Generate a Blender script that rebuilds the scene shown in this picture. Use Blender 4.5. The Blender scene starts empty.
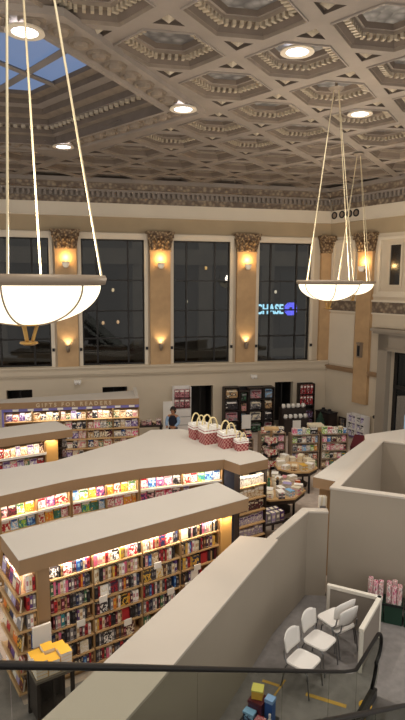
import bpy, math, random
import numpy as np
from mathutils import Matrix, Vector
rnd = random.Random(7)
R = math.radians
scene = bpy.context.scene
COL = scene.collection

# ------------------------------------------------------------------ camera, world, large lights, exposure
cam = bpy.data.cameras.new('camera')
cam.sensor_fit = 'HORIZONTAL'; cam.sensor_width = 36.0
cam.lens = 560.0 / 405.0 * 36.0
cam.clip_start = 0.05; cam.clip_end = 300
cam_ob = bpy.data.objects.new('camera', cam); COL.objects.link(cam_ob)
cam_ob.matrix_world = Matrix.Translation((0, 0, 6.5)) @ Matrix.Rotation(R(90 - 7.95), 4, 'X') @ Matrix.Rotation(R(.37), 4, 'Z')
scene.camera = cam_ob
world = bpy.data.worlds.new('world'); scene.world = world
world.use_nodes = True
bg = world.node_tree.nodes['Background']
bg.inputs[0].default_value = (1.0, .965, .92, 1); bg.inputs[1].default_value = .86
vs = scene.view_settings
vs.view_transform = 'Standard'; vs.look = 'None'; vs.gamma = 1; vs.use_curve_mapping = False
vs.exposure = 0.35
scene.cycles.use_denoising = True
scene.cycles.max_bounces = 7; scene.cycles.diffuse_bounces = 4; scene.cycles.transparent_max_bounces = 12
scene.cycles.sample_clamp_indirect = 4.0
P_PENDANT, P_DOWN, P_SCONCE, P_SHELF = 240, 420, 16, 10.5
BOWL_E = 1.25

# ------------------------------------------------------------------ helpers
def lin(h):
    h = h.lstrip('#'); c = [int(h[i:i+2], 16) / 255 for i in (0, 2, 4)]
    return tuple(x / 12.92 if x <= .04045 else ((x + .055) / 1.055) ** 2.4 for x in c) + (1,)
MATS = {}
def mat(name, col, rough=.7, metal=0, noise=0, nscale=8, bump=0, bscale=60, emit=None, estr=0, spec=.4):
    if name in MATS: return MATS[name]
    m = bpy.data.materials.new(name); m.use_nodes = True; nt = m.node_tree
    b = nt.nodes['Principled BSDF']; c = lin(col)
    b.inputs['Base Color'].default_value = c; b.inputs['Roughness'].default_value = rough
    b.inputs['Metallic'].default_value = metal; b.inputs['Specular IOR Level'].default_value = spec
    if noise or bump:
        tc = nt.nodes.new('ShaderNodeTexCoord')
    if noise:
        n = nt.nodes.new('ShaderNodeTexNoise'); n.inputs['Scale'].default_value = nscale; n.inputs['Detail'].default_value = 5
        r = nt.nodes.new('ShaderNodeValToRGB')
        r.color_ramp.elements[0].position = .3; r.color_ramp.elements[1].position = .7
        r.color_ramp.elements[0].color = tuple(x * (1 - noise) for x in c[:3]) + (1,)
        r.color_ramp.elements[1].color = tuple(min(1, x * (1 + noise)) for x in c[:3]) + (1,)
        nt.links.new(tc.outputs['Object'], n.inputs['Vector']); nt.links.new(n.outputs['Fac'], r.inputs[0])
        nt.links.new(r.outputs[0], b.inputs['Base Color'])
    if bump:
        n2 = nt.nodes.new('ShaderNodeTexNoise'); n2.inputs['Scale'].default_value = bscale; n2.inputs['Detail'].default_value = 3
        bp = nt.nodes.new('ShaderNodeBump'); bp.inputs['Strength'].default_value = bump; bp.inputs['Distance'].default_value = .02
        nt.links.new(tc.outputs['Object'], n2.inputs['Vector']); nt.links.new(n2.outputs['Fac'], bp.inputs['Height'])
        nt.links.new(bp.outputs[0], b.inputs['Normal'])
    if emit:
        b.inputs['Emission Color'].default_value = lin(emit); b.inputs['Emission Strength'].default_value = estr
    MATS[name] = m; return m
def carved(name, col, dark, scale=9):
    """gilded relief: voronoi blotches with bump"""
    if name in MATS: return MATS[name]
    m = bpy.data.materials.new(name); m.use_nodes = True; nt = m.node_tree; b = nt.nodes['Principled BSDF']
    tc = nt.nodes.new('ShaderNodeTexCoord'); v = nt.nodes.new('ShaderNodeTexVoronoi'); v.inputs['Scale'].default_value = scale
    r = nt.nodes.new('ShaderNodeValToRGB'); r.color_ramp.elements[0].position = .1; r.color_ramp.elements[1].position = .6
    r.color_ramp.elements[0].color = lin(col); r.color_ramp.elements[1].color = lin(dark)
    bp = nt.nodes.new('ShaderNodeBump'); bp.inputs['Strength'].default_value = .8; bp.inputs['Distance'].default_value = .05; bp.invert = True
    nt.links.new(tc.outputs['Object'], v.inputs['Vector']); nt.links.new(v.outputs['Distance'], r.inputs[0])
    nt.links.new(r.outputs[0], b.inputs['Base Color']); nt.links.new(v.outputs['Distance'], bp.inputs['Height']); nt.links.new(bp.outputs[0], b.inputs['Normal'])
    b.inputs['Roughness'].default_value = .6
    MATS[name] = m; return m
def cover(name, cols, scale=5):
    """printed cover: patches of a few colours"""
    if name in MATS: return MATS[name]
    m = bpy.data.materials.new(name); m.use_nodes = True; nt = m.node_tree; b = nt.nodes['Principled BSDF']
    tc = nt.nodes.new('ShaderNodeTexCoord'); oi = nt.nodes.new('ShaderNodeObjectInfo')
    ad = nt.nodes.new('ShaderNodeVectorMath'); ad.operation = 'ADD'
    sc_ = nt.nodes.new('ShaderNodeVectorMath'); sc_.operation = 'SCALE'; sc_.inputs['Scale'].default_value = 7.3
    nt.links.new(oi.outputs['Location'], sc_.inputs[0])
    nt.links.new(tc.outputs['Generated'], ad.inputs[0]); nt.links.new(sc_.outputs[0], ad.inputs[1])
    n = nt.nodes.new('ShaderNodeTexNoise'); n.inputs['Scale'].default_value = scale; n.inputs['Detail'].default_value = 1.5
    r = nt.nodes.new('ShaderNodeValToRGB'); r.color_ramp.interpolation = 'CONSTANT'
    k = len(cols); pos = [0] + [.36 + .28 * i / max(1, k - 1) for i in range(1, k)]
    r.color_ramp.elements[0].color = lin(cols[0]); r.color_ramp.elements[1].position = pos[1]; r.color_ramp.elements[1].color = lin(cols[1])
    for i in range(2, k):
        e = r.color_ramp.elements.new(pos[i]); e.color = lin(cols[i])
    nt.links.new(ad.outputs[0], n.inputs['Vector']); nt.links.new(n.outputs['Fac'], r.inputs[0]); nt.links.new(r.outputs[0], b.inputs['Base Color'])
    b.inputs['Roughness'].default_value = .4
    MATS[name] = m; return m
def glass(name, tint=(1, 1, 1), spec=.12, rough=.02, refl=1.0):
    if name in MATS: return MATS[name]
    m = bpy.data.materials.new(name); m.use_nodes = True; nt = m.node_tree
    for n in list(nt.nodes): nt.nodes.remove(n)
    o = nt.nodes.new('ShaderNodeOutputMaterial'); mx = nt.nodes.new('ShaderNodeMixShader')
    t = nt.nodes.new('ShaderNodeBsdfTransparent'); t.inputs[0].default_value = tuple(tint) + (1,)
    g = nt.nodes.new('ShaderNodeBsdfGlossy'); g.inputs['Roughness'].default_value = rough; g.inputs[0].default_value = (refl, refl, refl, 1)
    mx.inputs[0].default_value = spec
    nt.links.new(t.outputs[0], mx.inputs[1]); nt.links.new(g.outputs[0], mx.inputs[2]); nt.links.new(mx.outputs[0], o.inputs[0])
    MATS[name] = m; return m
def glow(name, col, s, base='#e8e0d0'):
    if name in MATS: return MATS[name]
    m = bpy.data.materials.new(name); m.use_nodes = True; nt = m.node_tree
    b = nt.nodes['Principled BSDF']; b.inputs['Base Color'].default_value = lin(base)
    b.inputs['Emission Color'].default_value = lin(col); b.inputs['Emission Strength'].default_value = s
    if name not in ('lit bowl glass','dusk glow glass'): m.cycles.emission_sampling = 'NONE'
    MATS[name] = m; return m

class MB:
    def __init__(s, M=None): s.v = []; s.f = []; s.m = []; s.M = M
    def add(s, vs, fs, m=0):
        o = len(s.v); s.v += [tuple(p) for p in vs]; s.f += [tuple(i + o for i in f) for f in fs]; s.m += [m] * len(fs); return s
    def box(s, x0, x1, y0, y1, z0, z1, m=0):
        return s.add([(x0,y0,z0),(x1,y0,z0),(x1,y1,z0),(x0,y1,z0),(x0,y0,z1),(x1,y0,z1),(x1,y1,z1),(x0,y1,z1)],
                     [(3,2,1,0),(4,5,6,7),(0,1,5,4),(1,2,6,5),(2,3,7,6),(3,0,4,7)], m)
    def prism(s, pts, z0, z1, m=0, mt=None, mb=None):
        n = len(pts); a = sum(pts[i][0]*pts[(i+1)%n][1]-pts[(i+1)%n][0]*pts[i][1] for i in range(n))
        if a < 0: pts = pts[::-1]
        o = len(s.v); s.v += [(p[0],p[1],z0) for p in pts] + [(p[0],p[1],z1) for p in pts]
        s.f.append(tuple(o+i for i in range(n))[::-1]); s.m.append(m if mb is None else mb)
        s.f.append(tuple(o+n+i for i in range(n))); s.m.append(m if mt is None else mt)
        for i in range(n):
            j = (i+1) % n; s.f.append((o+i,o+j,o+n+j,o+n+i)); s.m.append(m)
        return s
    def tube(s, pts, r, n=8, m=0, cap=True, sx=1, sy=1):
        pts = [Vector(p) for p in pts]; rings = []; up0 = None
        for i, p in enumerate(pts):
            d = (pts[min(i+1,len(pts)-1)] - pts[max(i-1,0)]).normalized()
            a = Vector((0,0,1)) if abs(d.z) < .95 else Vector((1,0,0))
            if up0 is not None: a = up0
            x = d.cross(a)
            if x.length < 1e-4: x = d.orthogonal()
            x.normalize(); y = x.cross(d).normalized(); up0 = y
            rr = r[i] if isinstance(r, (list, tuple)) else r
            rings.append([p + (x*math.cos(2*math.pi*k/n)*sx + y*math.sin(2*math.pi*k/n)*sy)*rr for k in range(n)])
        o = len(s.v)
        for g in rings: s.v += [tuple(q) for q in g]
        for i in range(len(pts)-1):
            for k in range(n):
                k2 = (k+1) % n; s.f.append((o+i*n+k, o+i*n+k2, o+(i+1)*n+k2, o+(i+1)*n+k)); s.m.append(m)
        if cap:
            s.f.append(tuple(o+k for k in range(n))[::-1]); s.m.append(m)
            s.f.append(tuple(o+(len(pts)-1)*n+k for k in range(n))); s.m.append(m)
        return s
    def lathe(s, prof, n=24, c=(0,0,0), m=0, a0=0, a1=2*math.pi):
        o = len(s.v); full = abs(a1-a0-2*math.pi) < 1e-6; k = n if full else n+1
        for (r, z) in prof:
            for i in range(k):
                a = a0+(a1-a0)*i/n; s.v.append((c[0]+r*math.cos(a), c[1]+r*math.sin(a), c[2]+z))
        for j in range(len(prof)-1):
            for i in range(n):
                i2 = (i+1) % k; s.f.append((o+j*k+i, o+j*k+i2, o+(j+1)*k+i2, o+(j+1)*k+i)); s.m.append(m)
        return s
    def disc(s, c, r, n=24, m=0, flip=False):
        o = len(s.v); s.v += [(c[0]+r*math.cos(2*math.pi*i/n), c[1]+r*math.sin(2*math.pi*i/n), c[2]) for i in range(n)]
        f = tuple(o+i for i in range(n)); s.f.append(f[::-1] if flip else f); s.m.append(m); return s
    def done(s, name, mats, parent=None, smooth=False, M=None, loc=None, rz=0):
        M = M if M is not None else s.M
        v = [tuple(M @ Vector(p)) for p in s.v] if M is not None else s.v
        me = bpy.data.meshes.new(name); me.from_pydata(v, [], s.f)
        if not isinstance(mats, (list, tuple)): mats = [mats]
        for q in mats: me.materials.append(q)
        me.polygons.foreach_set('material_index', s.m)
        if smooth: me.polygons.foreach_set('use_smooth', [True]*len(me.polygons))
        me.update()
        o = bpy.data.objects.new(name, me); COL.objects.link(o)
        if parent is not None: o.parent = parent
        if loc is not None: o.location = loc
        if rz: o.rotation_euler[2] = rz
        return o
def tag(o, label, cat, group=None, kind=None):
    o['label'] = label; o['category'] = cat
    if group: o['group'] = group
    if kind: o['kind'] = kind
    return o
def thing(name, label, cat, loc=(0,0,0), rz=0, group=None):
    o = bpy.data.objects.new(name, None); COL.objects.link(o); o.empty_display_size = .1
    o.location = loc; o.rotation_euler[2] = rz
    return tag(o, label, cat, group)
def struct(o): o['kind'] = 'structure'; return o
def copy_tree(o, parent=None):
    c = o.copy(); COL.objects.link(c)
    if parent is not None: c.parent = parent
    for ch in list(o.children):
        copy_tree(ch, c)
    return c
def frame(origin, ang):
    return Matrix.Translation(origin) @ Matrix.Rotation(ang, 4, 'Z')
def light(name, kind, loc, power, col, size=.1, parent=None, rot=None, spot=None, size_y=None):
    l = bpy.data.lights.new(name, kind); l.energy = power; l.color = col
    if kind == 'AREA':
        l.size = size
        if size_y: l.shape = 'RECTANGLE'; l.size_y = size_y
    else: l.shadow_soft_size = size
    if spot: l.spot_size = spot; l.spot_blend = .6
    o = bpy.data.objects.new(name, l); COL.objects.link(o); o.location = loc
    if rot: o.rotation_euler = rot
    if parent is not None: o.parent = parent
    return o
ORD = 'first second third fourth fifth sixth seventh eighth ninth tenth eleventh twelfth thirteenth fourteenth fifteenth sixteenth seventeenth eighteenth nineteenth twentieth'.split()
def nth(i):
    if i < 20: return ORD[i]
    t = {2:'twenty',3:'thirty',4:'forty',5:'fifty',6:'sixty'}[(i+1)//10]; u = (i+1) % 10
    return t+'-'+ORD[u-1] if u else {'twenty':'twentieth','thirty':'thirtieth','forty':'fortieth','fifty':'fiftieth','sixty':'sixtieth'}[t]

# ------------------------------------------------------------------ materials
M_ = dict(
 wall=mat('wall paint', '#cbbda7', .85, noise=.04, nscale=.6), wall_lo=mat('lower wall paint', '#b3a48d', .85, noise=.04, nscale=.5),
 frz=mat('upper wall tan', '#a99679', .85, noise=.08, nscale=.8), cream=mat('cream trim', '#d9cdb9', .6, noise=.03, nscale=1),
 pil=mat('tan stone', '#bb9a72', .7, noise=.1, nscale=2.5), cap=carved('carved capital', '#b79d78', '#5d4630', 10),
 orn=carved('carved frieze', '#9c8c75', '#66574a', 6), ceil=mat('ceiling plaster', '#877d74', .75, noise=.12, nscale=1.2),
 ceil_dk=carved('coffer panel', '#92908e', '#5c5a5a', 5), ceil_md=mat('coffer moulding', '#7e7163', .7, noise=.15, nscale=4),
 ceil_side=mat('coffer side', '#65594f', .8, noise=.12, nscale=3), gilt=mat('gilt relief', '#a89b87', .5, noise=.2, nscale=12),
 canopy=mat('canopy top', '#bcb4aa', .85, noise=.03, nscale=.8), fascia=mat('brown fascia', '#96795a', .7, noise=.05, nscale=2),
 part=mat('partition paint', '#9b9081', .85, noise=.03, nscale=.8), partcap=mat('partition cap', '#bdb3a7', .8, noise=.03, nscale=1),
 shelf=mat('shelf wood', '#c7a374', .55, noise=.1, nscale=5), bcase=mat('bookcase wood', '#9a7a52', .6, noise=.1, nscale=3),
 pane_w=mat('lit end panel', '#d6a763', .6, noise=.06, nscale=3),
 black=mat('black metal', '#17161a', .4), dark=mat('dark wood', '#2c231f', .5, noise=.2, nscale=4), white=mat('white card', '#e9e4dc', .6),
 wplastic=mat('white plastic', '#e6e1dc', .45), chrome=mat('steel', '#8f8f92', .3, 1), rubber=mat('black rubber', '#120f0f', .45, spec=.3),
 carpet=mat('beige carpet', '#b8a89b', .95, noise=.1, nscale=6, bump=.4, bscale=150), carpet2=mat('grey carpet', '#85807e', .95, noise=.12, nscale=7, bump=.4, bscale=150),
 bronze=mat('bronze', '#8d7d6b', .5, .15), brass=mat('brass', '#b08a4e', .35, .8), mull=mat('dark window bar', '#1d1a18', .5),
 page=mat('book pages', '#dcd2bd', .8, noise=.05, nscale=30), yellow=mat('yellow', '#e9b43a', .6), tape=mat('yellow tape', '#c9a24a', .7, noise=.1, nscale=9),
 purple=mat('purple strip', '#7a74b4', .5), skin=mat('skin', '#a87858', .6), navy=mat('navy cloth', '#1f2230', .9, noise=.15, nscale=20), hair=mat('black hair', '#14100f', .6),
 lblue=mat('light blue cloth', '#8fa9c8', .9, noise=.1, nscale=20), green=mat('dark green', '#1c3a2c', .6, noise=.08, nscale=6),
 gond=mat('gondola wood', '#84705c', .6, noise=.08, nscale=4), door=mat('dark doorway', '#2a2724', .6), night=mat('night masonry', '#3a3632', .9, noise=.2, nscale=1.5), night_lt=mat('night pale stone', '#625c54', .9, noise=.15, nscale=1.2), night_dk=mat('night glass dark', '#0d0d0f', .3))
G_WIN = glass('window glass', (.7,.7,.67), .3, .02, .08)
G_ESC = glass('balustrade glass', (.87,.885,.845), .08, .03, .2)

# ------------------------------------------------------------------ setting: frames of reference
TH = R(12.74)
MB_BACK = frame((0, 23.8, 0), TH)                 # local x along the window wall, local -y into the room
CORNER = (5.59, 25.06, 0)
MB_RIGHT = frame(CORNER, -R(57.4))                # local x along the right wall towards the viewer, local -y into the room
WX0 = -16.0

# floor
b = MB(); b.prism([(-16,-2),(16,-2),(16,32),(-16,32)], -.2, 0); struct(b.done('floor', M_['carpet']))
b = MB(); b.prism([(-3.2,-1.5),(9,-1.5),(9,8.6),(4.6,10.5),(2.7,11.0),(2.1,11.02),(-2.2,3.6)], 0, .006); struct(b.done('floor', M_['carpet2']))

b = MB(); b.prism([(-8,2.5),(-3.99,1.2),(.50,9.7),(.74,10.2),(-2.72,7.83),(-3.35,8.8),(-3.9,9.6),(-8,9.6)], 0, .004); struct(b.done('floor', M_['carpet2']))
# back wall with four window openings and four doorways
WIN = [(-8.76,-6.24),(-5.0,-2.48),(-1.27,1.16),(2.44,4.83)]; WZ0, WZ1 = 3.07, 8.17
DOORS = [(-8.05,-7.05,2.14),(-4.25,-3.22,2.14),(-.54,.48,2.06),(3.31,4.18,2.1)]
b = MB(MB_BACK)
xs = [WX0] + [q for w in WIN for q in w] + [5.75]
for i in range(0, len(xs), 2): b.box(xs[i], xs[i+1], 0, .4, WZ0, WZ1)
b.box(WX0, 5.75, 0, .4, WZ1, 10.75)
xd = [WX0] + [q for d in DOORS for q in d[:2]] + [5.75]
for i in range(0, len(xd), 2): b.box(xd[i], xd[i+1], 0, .4, 0, WZ0)
for d in DOORS: b.box(d[0], d[1], 0, .4, d[2], WZ0)
struct(b.done('wall_back', M_['wall']))
# window frames, mullions and panes
for i, (x0, x1) in enumerate(WIN):
    t = bpy.data.objects.new('window_%d' % (i+1), None); COL.objects.link(t); struct(t)
    t.matrix_world = MB_BACK @ Matrix.Translation((x0, 0, WZ0)); w = x1-x0; h = WZ1-WZ0
    f = MB(); e = .14
    f.box(-e,0,-.09,.14,-.02,h+e); f.box(w,w+e,-.09,.14,-.02,h+e); f.box(-e,w+e,-.1,.14,h,h+e); f.box(-e-.05,w+e+.05,-.14,.1,h+e,h+e+.1)
    f.done('window_frame', M_['cream'], t)
    m = MB()
    for q in (.235, .74): m.box(w*q-.035,w*q+.035,.06,.14,0,h)
    for q in (.215,.437,.68): m.box(0,w,.06,.14,h*q-.03,h*q+.03)
    m.box(0,.06,.06,.14,0,h); m.box(w-.06,w,.06,.14,0,h); m.box(.06,w-.06,.06,.14,0,.06); m.box(.06,w-.06,.06,.14,h-.06,h)
    m.done('mullion', M_['mull'], t)
    g = MB(); g.box(.01,w-.01,.095,.105,.01,h-.01); g.done('pane', G_WIN, t)
    for sx in (-.08, w+.08):
        l = MB(); l.box(sx-.05,sx+.05,-.15,-.09,.62,.74); l.done('latch', M_['black'], t)
# doorways
for i, (x0, x1, z1) in enumerate(DOORS):
    t = bpy.data.objects.new('door_%d' % (i+1), None); COL.objects.link(t); struct(t); t.matrix_world = MB_BACK
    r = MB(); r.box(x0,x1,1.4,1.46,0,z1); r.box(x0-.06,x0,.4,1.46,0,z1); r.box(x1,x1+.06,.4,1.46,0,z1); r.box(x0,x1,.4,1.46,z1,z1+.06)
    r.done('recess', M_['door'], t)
    f = MB(); e = .05; f.box(x0,x0+e,.3,.38,0,z1); f.box(x1-e,x1,.3,.38,0,z1); f.box(x0+e,x1-e,.3,.38,z1-e,z1); f.box((x0+x1)/2-.03,(x0+x1)/2+.03,.3,.38,0,z1-e)
    f.done('door_frame', M_['mull'], t)
# ledge under the windows
b = MB(MB_BACK); b.box(WX0,5.75,-.16,0,2.72,2.98); b.box(WX0,5.75,-.24,0,2.98,3.06); b.box(WX0,5.75,-.1,0,2.64,2.72)
struct(b.done('trim_1', M_['wall']))
# upper wall band
b = MB(MB_BACK); b.box(WX0,5.75,-.03,0,8.45,9.08); struct(b.done('trim_2', M_['frz']))
b = MB(MB_BACK); b.box(WX0,5.7,-.12,0,9.1,9.56); b.box(WX0,5.7,-.16,0,9.04,9.1); struct(b.done('trim_3', M_['cream']))
# cornice
def cornice(M, x0, x1, name):
    b = MB(M); b.box(x0,x1,-.16,0,9.56,9.78,1); b.box(x0,x1,-.3,0,9.98,10.06); b.box(x0,x1,-.55,0,10.06,10.26,1); b.box(x0,x1,-.72,0,10.26,10.42); b.box(x0,x1,-.14,0,9.78,9.98)
    x = x0+.05
    while x < x1-.1: b.box(x,x+.1,-.27,-.14,9.8,9.98,0); x += .2
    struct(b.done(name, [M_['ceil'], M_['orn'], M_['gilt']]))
cornice(MB_BACK, WX0, 5.6, 'trim_4')
cornice(MB_RIGHT, .2, 14, 'trim_5')
# pilasters of the window wall
def pilaster(M, xc, w, z0, name, base=None):
    t = bpy.data.objects.new(name, None); COL.objects.link(t); struct(t); t.matrix_world = M @ Matrix.Translation((xc,0,0))
    s = MB(); s.box(-w/2,w/2,-.16,0,z0,7.76); s.box(-w/2-.03,w/2+.03,-.19,0,7.7,7.76); s.done('shaft', M_['pil'], t)
    c = MB(); c.add([(-w/2,-.2,7.76),(w/2,-.2,7.76),(w/2,0,7.76),(-w/2,0,7.76),(-w/2-.12,-.34,8.4),(w/2+.12,-.34,8.4),(w/2+.12,0,8.4),(-w/2-.12,0,8.4)],
                    [(3,2,1,0),(4,5,6,7),(0,1,5,4),(1,2,6,5),(2,3,7,6),(3,0,4,7)])
    c.box(-w/2-.16,w/2+.16,-.38,0,8.4,8.5)
    for k in range(4): # acanthus leaves and volutes
        x = -w*.36+w*.24*k; c.tube([(x,-.2,7.8),(x,-.25,8.05),(x,-.36,8.2),(x,-.38,8.12)], [.08,.09,.06,.02], 6)
    for sx in (-1,1): c.lathe([(.0,-.06),(.1,-.06),(.1,.06),(0,.06)], 10, (sx*(w/2+.02),-.34,8.3))
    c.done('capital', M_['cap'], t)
    return t
for i, xc in enumerate((-9.3,-5.59,-1.83,1.87)): pilaster(MB_BACK, xc, .84, 3.06, 'trim_%d' % (6+i))
pilaster(MB_BACK, 5.52, .5, 3.06, 'trim_10')

# right wall
PORT = (3.55, 6.2, 3.84)
b = MB(MB_RIGHT)
b.box(-.15, PORT[0], 0, .4, 0, 10.75); b.box(PORT[0], PORT[1], 0, .4, PORT[2], 10.75); b.box(PORT[1], 14, 0, .4, 0, 10.75)
struct(b.done('wall_right', M_['wall']))
b = MB(MB_RIGHT); b.box(.05,14,-.12,0,9.1,9.56); b.box(.05,14,-.16,0,9.04,9.1); struct(b.done('trim_11', M_['cream']))
b = MB(MB_RIGHT); b.box(0,14,-.03,0,8.45,9.08); struct(b.done('trim_12', M_['frz']))
pilaster(MB_RIGHT, 2.12, .76, 1.45, 'trim_13')
b = MB(MB_RIGHT)
for a, c in ((.0,1.74),(2.5,14)):
    b.box(a,c,-.05,0,5.3,5.74,1); b.box(a,c,-.1,0,5.74,5.82); b.box(a,c,-.08,0,5.24,5.3)
struct(b.done('trim_14', [M_['cream'], M_['orn']]))
b = MB(MB_RIGHT)
for a, c in ((.0,1.74),(2.5,3.0)): b.box(a,c,-.12,0,2.68,2.78); b.box(a,c,-.18,0,2.78,2.86)
struct(b.done('trim_15', M_['fascia']))
b = MB(MB_RIGHT)                                   # framed panels
b.box(.12,1.6,-.04,0,2.95,5.15)
e = .12
for a, c, z0, z1 in ((.2,1.5,5.9,8.3),(2.72,4.6,6.05,8.3)):
    b.box(a,a+e,-.1,0,z0,z1); b.box(c-e,c,-.1,0,z0,z1); b.box(a+e,c-e,-.1,0,z1-e,z1); b.box(a+e,c-e,-.1,0,z0,z0+e)
b.box(.32,1.38,-.03,0,6.02,8.18); b.box(2.6,4.8,-.16,0,5.95,6.05)
struct(b.done('trim_16', M_['cream']))
t = bpy.data.objects.new('window_5', None); COL.objects.link(t); struct(t); t.matrix_world = MB_RIGHT
f = MB(); f.box(3.22,3.3,-.08,0,6.35,8.05); f.box(3.8,3.88,-.08,0,6.35,8.05); f.box(3.3,3.8,-.08,0,7.97,8.05); f.box(3.3,3.8,-.08,0,6.35,6.43); f.done('window_frame', M_['wall'], t)
g = MB(); g.box(3.3,3.8,-.03,-.01,6.43,7.97); g.done('pane', mat('mirror glass','#2a2826',.08,spec=.9), t)
# portal
b = MB(MB_RIGHT)
b.box(3.05,3.55,-.22,0,0,4.5); b.box(6.2,6.7,-.22,0,0,4.5); b.box(3.05,6.7,-.22,0,3.84,4.5); b.box(2.9,6.85,-.4,0,4.5,4.6); b.box(2.85,6.9,-.5,0,4.6,4.72); b.box(3.43,3.55,-.28,-.22,0,3.92); b.box(3.43,6.3,-.28,-.22,3.84,3.96)
struct(b.done('trim_17', M_['part']))
t = bpy.data.objects.new('door_5', None); COL.objects.link(t); struct(t); t.matrix_world = MB_RIGHT
f = MB(); f.box(3.55,3.7,.2,.3,0,3.84); f.box(4.75,4.9,.2,.3,0,3.84); f.box(3.7,4.75,.2,.3,2.3,2.45); f.box(6.05,6.2,.2,.3,0,3.84); f.box(4.9,6.05,.2,.3,2.3,2.45); f.done('door_frame', M_['mull'], t)
g = MB(); g.box(3.7,6.05,.24,.26,0,3.84); g.done('pane', G_WIN, t)
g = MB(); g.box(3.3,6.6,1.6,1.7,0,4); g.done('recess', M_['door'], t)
g = MB(); g.box(3.95,4.6,.5,.52,.5,1.25); g.done('outdoor_glow', glow('street light through door', '#b8d4f0', 1.6), t)  # added glowing sheet standing in for outdoor light seen through the door glass

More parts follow.
